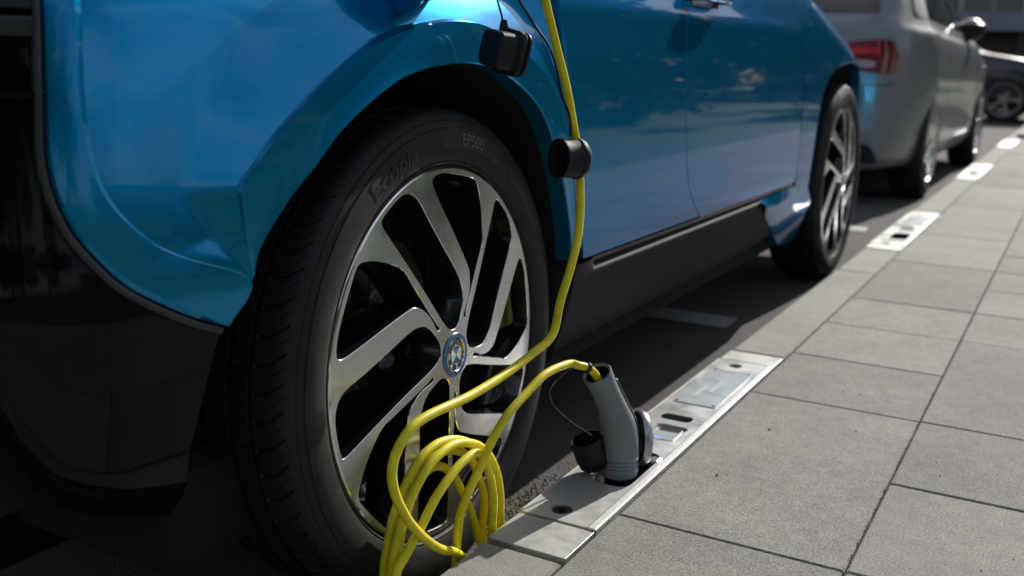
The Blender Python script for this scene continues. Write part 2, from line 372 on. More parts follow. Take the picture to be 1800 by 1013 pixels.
def rot2(P, a): c, s = math.cos(a), math.sin(a); return [(x * c - y * s, x * s + y * c) for x, y in P]
def grow(h, d):
    n = len(h); area = sum(h[i][0] * h[(i + 1) % n][1] - h[(i + 1) % n][0] * h[i][1] for i in range(n)); sg = 1 if area > 0 else -1; out = []
    for i in range(n):
        tx, ty = h[(i + 1) % n][0] - h[i - 1][0], h[(i + 1) % n][1] - h[i - 1][1]; l = math.hypot(tx, ty) or 1
        x, y = h[i][0] + ty / l * sg * d, h[i][1] - tx / l * sg * d; r = math.hypot(x, y); q = min(1, .2565 / r); out.append((x * q, y * q))
    return out
holes = []
for k in range(5):
    for W in (WA, WB): holes.append(grow(rot2(catmull(W, 3, True), -k * 2 * PI / 5), .0012))
# wheel-local frame: X = along travel direction, Y = up, Z = outward
def wheel_meshes():
    out = []
    N = 160; outer = [(.2620 * math.cos(2 * PI * k / N), .2620 * math.sin(2 * PI * k / N)) for k in range(N)]
    v2, f2 = fill(outer, holes, .011)
    V = [(x, y, dish(math.hypot(x, y))) for x, y in v2]
    # orientation: make +Z
    F = []
    for f in f2:
        a, b, c = (v2[i] for i in f)
        F.append(f if (b[0] - a[0]) * (c[1] - a[1]) - (b[1] - a[1]) * (c[0] - a[0]) > 0 else f[::-1])
    idx = [0] * len(F)
    def chain(prev, nxt, mi):
        n = len(prev)
        for i in range(n): F.append((prev[i], prev[(i + 1) % n], nxt[(i + 1) % n], nxt[i])); idx.append(mi)
    # lip
    def ring(r, z):
        k = len(V); V.extend([(r * math.cos(2 * PI * j / N), r * math.sin(2 * PI * j / N), z) for j in range(N)]); return list(range(k, k + N))
    p = ring(.2620, 0.0)
    for r, z, mi in ((.2645, -.0006, 1), (.2662, -.003, 1), (.2665, -.010, 0), (.262, -.018, 2), (.250, -.022, 2)):
        q = ring(r, z); chain(q, p, mi); p = q
    for h in holes:
        cx = sum(a for a, b in h) / len(h); cy = sum(b for a, b in h) / len(h); n = len(h)
        area = sum(h[i][0] * h[(i + 1) % n][1] - h[(i + 1) % n][0] * h[i][1] for i in range(n)); sg = 1 if area > 0 else -1
        def loop(inset, sc_, dz):
            k = len(V)
            for i in range(n):
                x0, y0 = h[i - 1]; x1, y1 = h[(i + 1) % n]; tx, ty = x1 - x0, y1 - y0; l = math.hypot(tx, ty) or 1
                nx, ny = -ty / l * sg, tx / l * sg      # towards hole inside
                x, y = h[i][0] + nx * inset, h[i][1] + ny * inset; x = cx + (x - cx) * sc_; y = cy + (y - cy) * sc_
                V.append((x, y, dish(math.hypot(*h[i])) + dz))
            return list(range(k, k + n))
        a = loop(0, 1, 0); b = loop(.0009, 1, -.0009); c = loop(.0014, 1, -.003); d = loop(.0022, .95, -.020); e = loop(.0022, .90, -.034); f = loop(.002, .88, -.060)
        cc = [1, 2, 2, 2, 2]
        for (p, q), mi in zip(((a, b), (b, c), (c, d), (d, e), (e, f)), cc): chain(q, p, mi) if sg > 0 else chain(p, q, mi)
    rim = mesh('rim', V, F, None, slots=[M['alu'], M['alu_edge'], M['rim_black']], idx=idx, auto=28); out.append(rim)
    # barrel
    out.append(lathe('wheel_barrel', [(.250, -.022), (.236, -.035), (.225, -.06), (.222, -.14), (.235, -.165), (.258, -.17), (.262, -.178)], M['rim_black'], n=96))
    # tyre
    NP = 16; NA = 64 * NP
    prof = [(-.014, .2600), (-.006, .2655), (-.001, .2690), (.0035, .2760), (.0070, .2860), (.0092, .2990), (.0088, .3080), (.0072, .3170), (.0070, .3180), (.0055, .3184), (.0030, .3270), (-.0010, .3350), (-.006, .3400), (-.010, .3425), (-.016, .3445), (-.024, .3458), (-.034, .3466), (-.044, .3472), (-.0475, .3473), (-.0480, .3405), (-.0545, .3405), (-.0550, .3477), (-.066, .3480), (-.078, .3481), (-.0785, .341), (-.087, .341), (-.0875, .3481), (-.100, .3480), (-.111, .3478), (-.1115, .341), (-.119, .341), (-.1195, .3474), (-.130, .3468), (-.142, .346), (-.152, .3445), (-.160, .341), (-.168, .335), (-.176, .322), (-.180, .30), (-.176, .28), (-.170, .262)]
    rows = []
    for j, (a, r) in enumerate(prof):
        row = []
        for k in range(NA):
            th = 2 * PI * k / NA; rr = r
            ph = (k % NP) / NP
            if -.046 < a < -.0065:      # shoulder cross grooves; the grid itself is sheared along them
                if ph < .07: rr -= .0034 if a < -.009 else .0018
                elif .45 < ph < .56 and a > -.034: rr -= .0016
            elif -.078 < a < -.055 or -.111 < a < -.0875:
                if ph < .13: rr -= .0028
                elif .45 < ph < .56: rr -= .0020
            elif -.156 < a < -.1195:
                if ph < .13: rr -= .0036
            th -= pl([(-.18, 0), (-.156, -.2), (-.12, .05), (-.09, -.35), (-.055, .2), (-.046, -.1), (-.022, .06), (-.0065, .45)], a) * 2 * PI / 64
            row.append((rr * math.cos(th), rr * math.sin(th), a))
        rows.append(row)
    V, F = loft(rows, True, flip=True); ty = mesh('tyre', V, F, M['rubber'], auto=40); out.append(ty)
    # fine ridges on the sidewall as thin rings
    for nm, r0, a0 in (('bead_ring', .2715, .0012), ('shoulder_ring', .3285, .0022)):
        out.append(lathe(nm, [(r0 - .0012, a0 - .0006), (r0 - .0004, a0 + .0011), (r0 + .0004, a0 + .0011), (r0 + .0012, a0 - .0008)], M['rubber'], n=128))
    def dice(V, F):
        bm = bmesh.new(); vs = [bm.verts.new(v) for v in V]
        for f in F:
            try: bm.faces.new([vs[i] for i in f])
            except ValueError: pass
        bmesh.ops.subdivide_edges(bm, edges=[e for e in bm.edges if e.calc_length() > .002], cuts=4, use_grid_fill=True); bmesh.ops.triangulate(bm, faces=bm.faces)
        bm.verts.index_update(); o = ([tuple(v.co) for v in bm.verts], [tuple(v.index for v in f.verts) for f in bm.faces]); bm.free(); return o
    # lettering
    def arc_text(txt, size, r0, thc, m, name, lift=.0008, bold=0., squash=1.):
        V, F = text_mesh(txt, size, bold); V, F = dice(V, F); VV = []
        for x, y, z in V:
            r = r0 + y; th = math.radians(thc) - x * squash / (r0 + size * .35)
            a = pl([(.269, -.001), (.276, .0035), (.286, .0070), (.299, .0092), (.308, .0088), (.317, .0072), (.327, .0030), (.335, -.001)], r) + lift
            VV.append((r * math.cos(th), r * math.sin(th), a))
        o = mesh(name, VV, F, m, smooth=False); out.append(o)
    def plate(th0, th1, r0, r1, m, name, lift=.0004):
        rows = []
        for j in range(5):
            r = r0 + (r1 - r0) * j / 4; a = pl([(.276, .0035), (.286, .0070), (.299, .0092), (.308, .0088), (.317, .0072), (.327, .0030)], r) + lift; rows.append([])
            for k in range(25):
                e = .8 * (j - 2) / 2; th = math.radians(th0 + (th1 - th0) * k / 24 + (e if k > 12 else e)); rows[-1].append((r * math.cos(th), r * math.sin(th), a))
        V, F = loft(rows, flip=True); out.append(mesh(name, V, F, m))
    plate(61, 93, .2915, .3165, M['rubber_plate'], 'name_plate'); arc_text('EP500', .0235, .2955, 77, M['rubber_text_light'], 'tyre_lettering', .0009, .0003, 1.05)
    arc_text('Ecopia', .034, .2885, 115, M['rubber_text'], 'tyre_lettering', .0009, .0006, 1.25)
    arc_text('155/60R20  80Q', .012, .296, 300, M['rubber_text'], 'tyre_lettering', .0008)
    plate(28, 54, .2925, .3150, M['rubber_plate'], 'name_plate')
    # hub cap emblem
    hz = HD - .0028
    def ringcap(nm, prof, m): out.append(lathe(nm, prof, m, n=64))
    ringcap('centre_cap', [(.0322, hz - .006), (.0322, hz + .001), (.0312, hz + .0022), (.0248, hz + .0022), (.0242, hz + .0012)], M['blue_ring'])
    ringcap('cap_bezel', [(.0245, hz), (.0245, hz + .0028), (.0232, hz + .0032), (.0225, hz + .0016)], M['alu_edge'])
    ringcap('cap_disc', [(.0228, hz + .0014), (.0130, hz + .0022), (.0, hz + .0022)], M['black_en'])
    ringcap('cap_bezel', [(.0143, hz + .0022), (.0141, hz + .0032), (.0134, hz + .0032), (.0130, hz + .0024)], M['alu_edge'])
    for q in range(4):
        a0 = math.radians(45 + 90 * q); V = [(0, 0, hz + .0030)] + [(.0134 * math.cos(a0 + t * PI / 2 / 10), .0134 * math.sin(a0 + t * PI / 2 / 10), hz + .0028) for t in range(11)]
        out.append(mesh('emblem_quarter', V, [(0, i, i + 1) for i in range(1, 11)], M['blue_ring'] if q % 2 == 0 else M['white_en'], smooth=False))
    for ch, ang in (('B', 275), ('M', 225), ('W', 175)):
        V, F = text_mesh(ch, .0088, .0002); a = math.radians(ang - 90); c, s = math.cos(a), math.sin(a)
        out.append(mesh('emblem_letter', [(x * c - (y + .0153) * s, x * s + (y + .0153) * c, hz + .0029) for x, y, z in V], F, M['white_en'], smooth=False))
    for k in range(5):
        a = math.radians(92 + 72 * k); x, y = .056 * math.cos(a), .056 * math.sin(a)
        out.append(lathe('wheel_bolt', [(.0, -.026), (.006, -.026), (.0065, -.030), (.0095, -.030), (.0105, -.022), (.0125, -.022), (.0135, -.030), (.0135, -.05)], M['bolt'], n=24, mtx=Matrix.Translation((x, y, 0))))
    out.append(lathe('hub_back', [(0, -.045), (.07, -.045), (.085, -.055), (.085, -.09)], M['rim_black'], n=48))
    out.append(lathe('brake_disc', [(.075, -.075), (.085, -.078), (.088, -.098), (.092, -.10), (.152, -.10), (.152, -.118), (.09, -.118)], None, n=96, slots=[M['brake_hat'], M['brake']], pidx=[0, 0, 0, 1, 1, 1]))
    out.append(box('brake_caliper', -.12, -.06, .07, .15, -.13, -.08, M['bolt'], bev=.01))
    out.append(lathe('brake_shield', [(.05, -.14), (.2, -.14), (.205, -.13)], M['liner'], n=64))
    return out
proto = wheel_meshes()
def wheel(parent, cx, cy, cz, steer=0., camber=0., side=1, name='wheel', spin=0.):
    e = empty(name, parent=parent)
    st, cb = steer, camber
    t = Vector((-math.sin(st), math.cos(st), 0)); n0 = Vector((math.cos(st), math.sin(st), 0)); Z = Vector((0, 0, 1))
    n = n0 * math.cos(cb) + Z * math.sin(cb); zc = Z * math.cos(cb) - n0 * math.sin(cb)
    R = Matrix(((t.x, zc.x, n.x, cx), (t.y, zc.y, n.y, cy), (t.z, zc.z, n.z, cz), (0, 0, 0, 1)))
    if side < 0: R = Matrix.Translation((-2 * 0, 0, 0)) @ Matrix(((-t.x, -zc.x, -n.x, -cx), (-t.y, zc.y, n.y, cy), (t.z, zc.z, n.z, cz), (0, 0, 0, 1)))
    e.matrix_local = R @ Matrix.Rotation(spin, 4, 'Z')
    for o in proto:
        c = o.copy(); C.objects.link(c); c.parent = e
    return e

# =================================================================== BLUE CAR
car = empty('parked_car'); tag(car, 'blue electric hatchback with black tail, yellow charging cable plugged in above its rear wheel', 'car', 'cars parked along the kerb')
wheel(car, .855, 0, .347, .0177, .0326)
wheel(car, .855, 2.616, .347, 0, .01, spin=math.radians(31))
wheel(car, .855, 0, .347, 0, .0, side=-1); wheel(car, .855, 2.616, .347, 0, .0, side=-1)
def side_part(name, rows, m, both=True, flip=False, label=None, auto=30, th=None):
    V, F = loft(rows, flip=flip)
    o = mesh(name, V, F, m, car, auto=auto)
    if both:
        mesh(name, [(-x, y, z) for x, y, z in V], [f[::-1] for f in F], m, car, auto=auto)
    return o
# --- rear quarter: matched stations C0 (arch edge) C1 (flare crease) C3 (inner crease) C4 (outer edge), all in (s,z)
c0 = [(-.4333, .484), (-.4042, .5258), (-.3951, .5549), (-.3755, .5808), (-.3422, .6137), (-.3065, .6414), (-.268, .6734), (-.2163, .7033), (-.1599, .7285), (-.1107, .741), (-.0585, .748), (.0115, .7512), (.087, .7415), (.1697, .7087), (.2256, .6692), (.2792, .5956), (.3358, .487), (.3582, .4248)]
c1 = [(-.4334, .4843), (-.4044, .5262), (-.4107, .5732), (-.4136, .603), (-.4133, .6285), (-.3884, .6532), (-.3559, .6818), (-.303, .7177), (-.232, .755), (-.1654, .7811), (-.1102, .7927), (-.0233, .8042), (.0635, .8003), (.1634, .7683), (.2389, .7254), (.2883, .6687), (.3285, .5824), (.3625, .4800)]
c3 = [(-.4338, .4850), (-.4050, .5275), (-.483, .5627), (-.5195, .5843), (-.5561, .6251), (-.5693, .6692), (-.5709, .7286), (-.5644, .8011), (-.555, .92), (-.50, 1.04), (-.36, 1.05), (-.12, 1.05), (.08, 1.05), (.225, 1.03), (.262, .90), (.2985, .7190), (.3285, .6283), (.3930, .4400)]
c4 = [(-.4345, .4835), (-.4839, .5065), (-.5387, .5404), (-.5645, .5655), (-.592, .6046), (-.6063, .6557), (-.6029, .7284), (-.5968, .7995), (-.588, .93), (-.53, 1.075), (-.37, 1.085), (-.12, 1.085), (.08, 1.085), (.236, 1.05), (.2675, .90), (.3000, .7194), (.3295, .6283), (.3950, .4300)]
D = 10
c0, c1, c3, c4 = (catmull(c, D) for c in (c0, c1, c3, c4))
nst = len(c0)
def mixp(a, b, t): return [(p[0] + (q[0] - p[0]) * t, p[1] + (q[1] - p[1]) * t) for p, q in zip(a, b)]
def inset_m(i, s, z):       # main panel leans in towards the top, fading out near the door and the lower tip
    k = i / (nst - 1)
    w = min(1, max(0, (k - .04) / .10)) * min(1, max(0, (.93 - k) / .22)); w = w * w * (3 - 2 * w)
    return w
def mrow(cv, f): return [S(s, z, f(i, s, z)) for i, (s, z) in enumerate(cv)]
def lean(z): return .003 + max(0, z - .50) * .125 + max(0, z - .8) * .12
def main_off(t):
    def f(i, s, z):
        w = inset_m(i, s, z)
        bow = .010 * math.sin(PI * t) * w
        return -lean(z) * w * (.3 + .7 * min(1, t / .4)) + bow * .2
    return f
rows = [[(p[0] - .028, p[1], p[2]) for p in mrow(c0, lambda i, s, z: -.004)], mrow(c0, lambda i, s, z: -.0025), mrow(mixp(c0, c1, .04), lambda i, s, z: 0)]
for t in (.25, .5, .75, .95): rows.append(mrow(mixp(c0, c1, t), lambda i, s, z, t=t: -.001))
rows.append(mrow(c1, lambda i, s, z: -.001))
rows.append(mrow(mixp(c1, c3, .012), lambda i, s, z: -lean(z) * .30 * inset_m(i, s, z)))
for k in range(13):
    t = .018 + .952 * k / 12; rows.append(mrow(mixp(c1, c3, t), main_off(t)))
rows.append(mrow(c3, lambda i, s, z: -lean(z) * inset_m(i, s, z) * .9))
for t in (.3, .6, .9): rows.append(mrow(mixp(c3, c4, t), lambda i, s, z, t=t: -lean(z) * inset_m(i, s, z) * .9 - .004 * t * t))
rows.append(mrow(c4, lambda i, s, z: -.0065 - lean(z) * inset_m(i, s, z) * .9)); rows.append(mrow(c4, lambda i, s, z: -.04))
side_part('rear_quarter_panel', rows, M['blue'], flip=True, auto=14)
# black trim that follows the blue edge down the rear corner
c4b = [c4[i] for i in range(0, 9 * D)]; n4 = len(c4b)
c5 = []
for i, (s, z) in enumerate(c4b):
    a = c4b[max(0, i - 1)]; b = c4b[min(n4 - 1, i + 1)]; tx, tz = b[0] - a[0], b[1] - a[1]; l = math.hypot(tx, tz)
    c5.append((-tz / l, tx / l))
sg = 1 if c5[30][1] < 0 or c5[60][0] < 0 else -1
c5 = [(sg * a, sg * b) for a, b in c5]
def offc(d): return [(p[0] + n[0] * d, p[1] + n[1] * d) for p, n in zip(c4b, c5)]
side_part('edge_trim', [[S(s, z, o - .7 * lean(z) * min(1, max(0, (z - .484) / .08))) for s, z in offc(d)] for d, o in ((.0022, -.016), (.0025, -.007), (.006, -.0055), (.0095, -.0065), (.0105, -.009), (.0115, -.018))], M['black_trim'], flip=sg < 0, auto=20)
# rear bumper (gloss black), tail panel
zb_ = [(-1.5, .44), (-1.2, .435), (-.9, .43), (-.75, .425), (-.675, .395), (-.652, .345), (-.6268, .318), (-.5635, .292), (-.4656, .262), (-.44, .258)]
arch_s = [(.235, -.4640), (.285, -.4656), (.3484, -.4668), (.398, -.457), (.4458, -.4454), (.484, -.4335), (.53, -.405), (.60, -.42), (.75, -.45)]
blue_s = [(.4835, -.4345), (.5065, -.4839), (.54, -.5387), (.5655, -.5645), (.605, -.592), (.656, -.6063), (.7284, -.6029), (.7995, -.597), (.93, -.588)]
rows = []
for j in range(42):
    v = j / 41; row = []
    for i in range(80):
        u = i / 79; smax = -.45
        for _q in range(6):
            s = -1.5 + (1.5 + smax) * u ** .62; zb = pl(zb_, s); z = zb + (.716 - zb) * v; smax = pl(arch_s, z)
        s2 = min(s, smax); curl = 0 if i == 79 else 0; bul = 0 * math.exp(-((z - .50) / .09) ** 2)
        und = .022 * max(0, 1 - (z - zb) / .05) ** 2
        hid = min(1, max(0, (s2 - pl(blue_s, z) - .012) / .02)) * .08 if z > .484 else 0
        row.append(S(s2, z, -.012 - curl - hid - und - .9 * lean(z) * min(1, max(0, (z - .50) / .08)) + bul * min(1, max(0, (-.47 - s2) / .1))))
    rows.append(row)
V, F = loft(rows)
mesh('rear_bumper', V, F, M['black_gloss'], car); mesh('rear_bumper', [(-x, y, z) for x, y, z in V], [f[::-1] for f in F], M['black_gloss'], car)
rows = []
for z, o in ((.716, -.012), (.7205, -.0115), (.7225, -.014), (.7235, -.03), (.74, -.045), (.765, -.048), (.768, -.036), (.7695, -.020), (.784, -.019), (.786, -.020), (.787, -.040), (.792, -.042), (.793, -.022), (.85, -.020), (.93, -.02), (1.0, -.02), (1.05, -.02)):
    rows.append([S(-1.5 + .897 * i / 39, z, o - .016) for i in range(40)])
V, F = loft(rows); sl = [M['black_gloss'], M['black_trim']]
idx = [(1 if 6 <= j // 39 <= 8 or j // 39 in (12,) else 0) for j in range(len(F))]
mesh('tailgate', V, F, None, car, slots=sl, idx=idx, auto=25); mesh('tailgate', [(-x, y, z) for x, y, z in V], [f[::-1] for f in F], None, car, slots=sl, idx=idx, auto=25)
# doors
seam1 = [(.30, .5), (.4022, .4277)]
sm1 = [(.4150, .4150), (.4022, .4277), (.3640, .5200), (.3323, .6283), (.303, .7194), (.2700, .90), (.2400, 1.05), (.2380, 1.06)]
sm1 = [(z, s) for s, z in sm1]
sm2 = [(.41, 1.0421), (.4382, .9884), (.4950, .9150), (.5725, .8721), (.6785, .846), (.78, .852), (.8819, .877), (1.06, .94)]
sm1f = catmull(sm1, 8); sm2f = catmull(sm2, 8)
sm3 = [(.40, 1.88), (.6, 1.84), (.8, 1.83), (1.06, 1.86)]
def door(name, L_, R_, zb, zt, both=True):
    zs = [zb + (zt - zb) * j / 34 for j in range(35)]; rows = []
    def crease(z, s): return .0035 * math.exp(-((z - .845) / .018) ** 2) + .0032 * math.exp(-((z - .455) / .016) ** 2) * 0
    full = [(zs[0], -.018)] + [(zs[0], -.002)] + [(z, 0) for z in zs[1:]] + [(zs[-1], -.02)]
    for z, o in full:
        a = pl(L_, z) + .0014; b = pl(R_, z) - .0014; row = [S(a, z, o - .016), S(a, z, o - .0015)]
        for i in range(41):
            s = a + .0008 + (b - a - .0016) * i / 40; row.append(S(s, z, o + crease(z, s)))
        row += [S(b, z, o - .0015), S(b, z, o - .016)]; rows.append(row)
    side_part(name, rows, M['blue'], both, flip=False, auto=40)
ZD = .4215
door('rear_door', sm1f, sm2f, ZD, 1.05); door('front_door', sm2f, sm3, ZD - .004, 1.05)
# door handle on the front door (dark recess and a bar)
hnd = []
for j in range(9):
    v = j / 8; z = .868 + .05 * v
    hnd.append([S(.90 + .19 * i / 24, z, -.006 + .0085 * (1 - math.exp(-6 * min(v, 1 - v))) * 0 + (.0085 if 0 < j < 8 and 0 < i < 24 else 0)) for i in range(25)])
side_part('handle_recess', hnd, M['blackp'], False)
bar = [S(.905, .893, .004)] + [S(.915 + .16 * t / 8, .893, .030 + .004 * math.sin(PI * t / 8)) for t in range(9)] + [S(1.085, .893, .004)]
tube('door_handle', catmull(bar, 4), .011, M['blue'], car, n=12)
# front wing
a0 = [(2.155, .262), (2.09, .33), (2.045, .41), (2.028, .52), (2.05, .62), (2.13, .705), (2.32, .752), (2.60, .765), (2.85, .74), (3.02, .64), (3.08, .5), (3.1, .35), (3.1, .26)]
b0 = [(1.96, .235), (1.90, .32), (1.884, .415), (1.855, .54), (1.845, .66), (1.838, .80), (1.86, .975), (2.35, .955), (2.9, .86), (3.2, .74), (3.3, .55), (3.34, .38), (3.34, .26)]
a0 = catmull(a0, 8); b0 = catmull(b0, 8)
rows = [[(p[0] - .03, p[1], p[2]) for p in [S(s, z, -.004) for s, z in a0]], [S(s, z, -.002) for s, z in a0]]
def wing_in(s, z): return -.9 * max(0, z - pl([(1.8, 1.0), (2.2, .86), (2.6, .77), (3.2, .66)], s)) ** 1.3 if s > 1.8 else 0
for k in range(15):
    t = .03 + .97 * k / 14; rows.append([S(s, z, wing_in(s, z) + (.004 * (1 - t))) for s, z in mixp(a0, b0, t)])
rows.append([S(s, z, wing_in(s, z) - .02) for s, z in b0])
side_part('front_wing', rows, M['blue'], flip=True, auto=30)
# flared skirt ahead of the front wheel opening
tp = [(1.50, .404), (1.70, .408), (1.88, .404), (2.03, .40)]; md = [(1.52, .388), (1.72, .366), (1.92, .348), (2.08, .340)]; bt = [(1.60, .345), (1.80, .262), (1.98, .205), (2.13, .200)]
tp, md, bt = (catmull(c, 6) for c in (tp, md, bt))
rows = [[S(s, z, .002) for s, z in tp], [S(s, z, .010) for s, z in mixp(tp, md, .5)], [S(s, z, .018) for s, z in mixp(tp, md, .93)], [S(s, z, .0185) for s, z in md], [S(s, z, .016) for s, z in mixp(md, bt, .1)], [S(s, z, .011) for s, z in mixp(md, bt, .6)], [S(s, z, .006) for s, z in bt], [S(s, z, -.06) for s, z in bt]]
side_part('skirt_flare', rows, M['blue'], flip=True, auto=18)
# sill: gloss strip with rounded groove, then textured plastic down to the bottom
def sill_row(z, o, s0=.412, s1=1.93): return [S(s0 + (s1 - s0) * i / 60, z - .004 * i / 60, o) for i in range(61)]
side_part('sill_strip', [sill_row(.4195, -.016), sill_row(.4190, -.006), sill_row(.4175, -.004), sill_row(.4105, -.003), sill_row(.4085, -.009)], M['black_gloss'], auto=30)
rows = []
for z, o in ((.4165, -.012), (.4095, -.0100), (.404, -.0085), (.3985, -.003), (.3955, .0035), (.3925, .0050), (.386, .0045), (.36, .005), (.30, .004), (.262, -.001), (.250, -.006), (.244, -.018), (.24, -.09)):
    row = []
    for i in range(61):
        u = i / 60; s = .372 + (1.95 - .372) * u; q = min(1, max(0, (s - .44) / .035))      # groove fades out at the tyre end
        oo = o * q + .0045 * (1 - q) if z > .388 else o
        s = s + (.4 - z) * -.0 + (.25 * max(0, .0)); lift = .02 * max(0, (s - 1.45)) / .5
        row.append(S(s, z + lift * (1 if z < .34 else 0), oo))
    rows.append(row)
side_part('sill', [r for r in rows][::-1], M['black_plastic'], auto=24)
# tyre-side end cap of the sill (mud guard facing the rear wheel)
rows = []
for z in (.425, .40, .36, .30, .26, .236):
    x, y, _ = S(.372, z, .004)
    rows.append([(x, y, z), (x - .012, y - .006, z), (x - .05, y - .010, z), (x - .14, y - .012, z)])
side_part('mud_guard', rows, M['black_plastic'], flip=True, auto=40)
# arch liners
def liner(cv, yc, nm):
    rows = []
    for dx, q in ((.0, 0), (-.02, .004), (-.06, .0), (-.10, .006), (-.16, .0), (-.24, .004), (-.40, 0)):
        rows.append([(S(s, z)[0] - .018 + dx if dx > -.3 else .50, S(s, z)[1] + (yc - S(s, z)[1]) * q * 1.5, z + q + .004) for s, z in cv])
    side_part(nm, rows, M['liner'], flip=False, auto=40)
ex0 = [(-.4660, .2889), (-.4668, .3484), (-.457, .398), (-.4454, .4458)]
ex1 = [(.375, .36), (.38, .30), (.385, .22)]
liner(ex0 + c0 + ex1, 0, 'wheel_arch_liner'); liner(a0, 2.6, 'wheel_arch_liner')
for y0, y1 in ((-.47, .40), (2.1, 3.1)):
    for sx in (1, -1): mesh('arch_inner_wall', [(sx * .50, y0, .12), (sx * .50, y1, .12), (sx * .50, y1, .80), (sx * .50, y0, .80)], [(0, 1, 2, 3)], M['liner'], car, smooth=False)
for z, y in ((.55, .322), (.42, .352), (.33, .362)):
    lathe('liner_clip', [(0, .004), (.006, .004), (.009, .001), (.009, -.003)], M['blackp'], car, n=16, mtx=Matrix.Translation((.80, y, z)) @ Matrix.Rotation(PI / 2, 4, 'X'))
box('underbody', -.78, .78, -.45, 2.9, .17, .30, M['liner'], car, bev=.03)
box('rear_valance', -.74, .74, -.66, -.42, .30, .43, M['liner'], car, bev=.03)
# upper body: shoulders, glass, roof, bonnet (above the frame, seen only as shade and reflections)
def ring_up(z, x0, y0, y1): return None
rows = []
ysu = [-.66, -.60, -.3, .3, 1.0, 1.6, 2.05]
def up_x(y, z):
    f = pl([(1.05, 0.), (1.30, .075), (1.50, .16), (1.57, .30), (1.60, .60)], z)
    base = pl([(-.66, .62), (-.6, .70), (-.3, .795), (.3, .807), (1.6, .802), (2.05, .79)], y); return base - f
for z in (1.05, 1.30, 1.50, 1.57, 1.60):
    sh = pl([(1.05, 0.), (1.3, .35), (1.5, .75), (1.57, .95), (1.6, 1.1)], z); sr = pl([(1.05, 0), (1.5, .12), (1.6, .25)], z)
    row = []
    for i in range(25):
        y = (-.66 + sr) + (2.05 - sh + .66 - sr) * i / 24; row.append((up_x(y, z), y, z))
    rows.append(row)
V, F = loft(rows); idx = [0 if j // 24 < 2 else 1 for j in range(len(F))]
mesh('greenhouse', V, F, None, car, slots=[M['glass_dark'], M['black_gloss']], idx=idx); mesh('greenhouse', [(-x, y, z) for x, y, z in V], [f[::-1] for f in F], None, car, slots=[M['glass_dark'], M['black_gloss']], idx=idx)
for e_, nm in ((0, 'rear_window'), (-1, 'windscreen')):
    rr = [r[e_] for r in rows]; V, F = loft([[(x * (1 - 2 * k / 8), y, z) for k in range(9)] for x, y, z in rr]); mesh(nm, V, F, M['glass_dark'], car)
rt = rows[-1]; V, F = loft([[(x * (1 - 2 * k / 8), y, z + .02 * math.sin(PI * k / 8)) for k in range(9)] for x, y, z in rt]); mesh('roof', V, F, M['black_gloss'], car)
sh_ = [S(.24 + 1.6 * i / 24, 1.05, -.004) for i in range(25)]; V, F = loft([[(x - .004, y, z) for x, y, z in sh_], [(x - .05, y, z + .03) for x, y, z in sh_]]); mesh('window_ledge', V, F, M['blue'], car)
bn = [S(s, z, wing_in(s, z) - .005) for s, z in b0[6 * 8:]]
V, F = loft([[(x * (1 - 2 * k / 10), y, z + .07 * math.sin(PI * k / 10)) for k in range(11)] for x, y, z in bn]); mesh('bonnet', V, F, M['blue'], car)
# charge port above the rear arch: round cup, black socket, open flap
pc = Vector(S(-.038, .862, -.034)); pn = Vector((.97, 0.0, .20)).normalized(); pt = Vector((0, 1, 0)); pu = pn.cross(pt).normalized()
PM = Matrix(((pt.x, pu.x, pn.x, pc.x), (pt.y, pu.y, pn.y, pc.y), (pt.z, pu.z, pn.z, pc.z), (0, 0, 0, 1)))
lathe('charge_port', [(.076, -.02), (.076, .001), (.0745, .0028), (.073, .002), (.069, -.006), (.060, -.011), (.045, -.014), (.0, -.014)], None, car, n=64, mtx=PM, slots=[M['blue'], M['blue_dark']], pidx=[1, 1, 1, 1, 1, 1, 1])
lathe('charge_socket', [(.034, -.014), (.034, .012), (.031, .014), (.029, .008), (0, .006)], M['blackp'], car, n=40, mtx=PM)
fl = PM @ Matrix.Translation((-.088, 0, .030)) @ Matrix.Rotation(math.radians(74), 4, 'Y')
lathe('charge_flap', [(.0, .004), (.056, .004), (.061, .001), (.061, -.002), (.056, -.005), (0, -.005)], M['blue'], car, n=48, mtx=fl)

# =================================================================== CABLE, PLUG, CAPS
A_ = [(.965, .1179, .365), (.96, .0639, .3477), (.955, -.011, .3341), (.952, -.0952, .3278), (.95, -.1836, .3291), (.948, -.2226, .322), (.945, -.2459, .3012), (.942, -.2515, .2747), (.94, -.2412, .2423), (.938, -.2124, .1983), (.937, -.1781, .1606), (.936, -.1361, .1252), (.934, -.09, .0981)]
T_ = [(.935, .1509, .7865), (.94, .1829, .7229), (.95, .1899, .6699), (.955, .1989, .628), (.96, .2035, .5729), (.965, .1947, .5143), (.968, .1694, .4665), (.968, .1341, .4125)]
B_ = [(.925, -.0754, .0892), (.93, -.0785, .1384), (.935, -.0686, .1717), (.94, -.0395, .2088), (.945, -.0161, .2415), (.95, .015, .2688), (.955, .0623, .2888), (.96, .1126, .3058), (.965, .1786, .3048), (.9760, .188, .3018), (.9830, .200, .2975), (.9895, .212, .289), (.9945, .222, .276), (.9985, .229, .258)]
L1 = [(.915, .054, .0727), (.9132, .0592, .1056), (.9114, .0459, .1491), (.9095, .0189, .1964), (.9077, -.0129, .2252), (.9059, -.0493, .2433), (.9041, -.0897, .2516), (.9023, -.1278, .245), (.9005, -.153, .2263), (.8986, -.1829, .1898), (.8968, -.199, .1418), (.895, -.2034, .1091)]
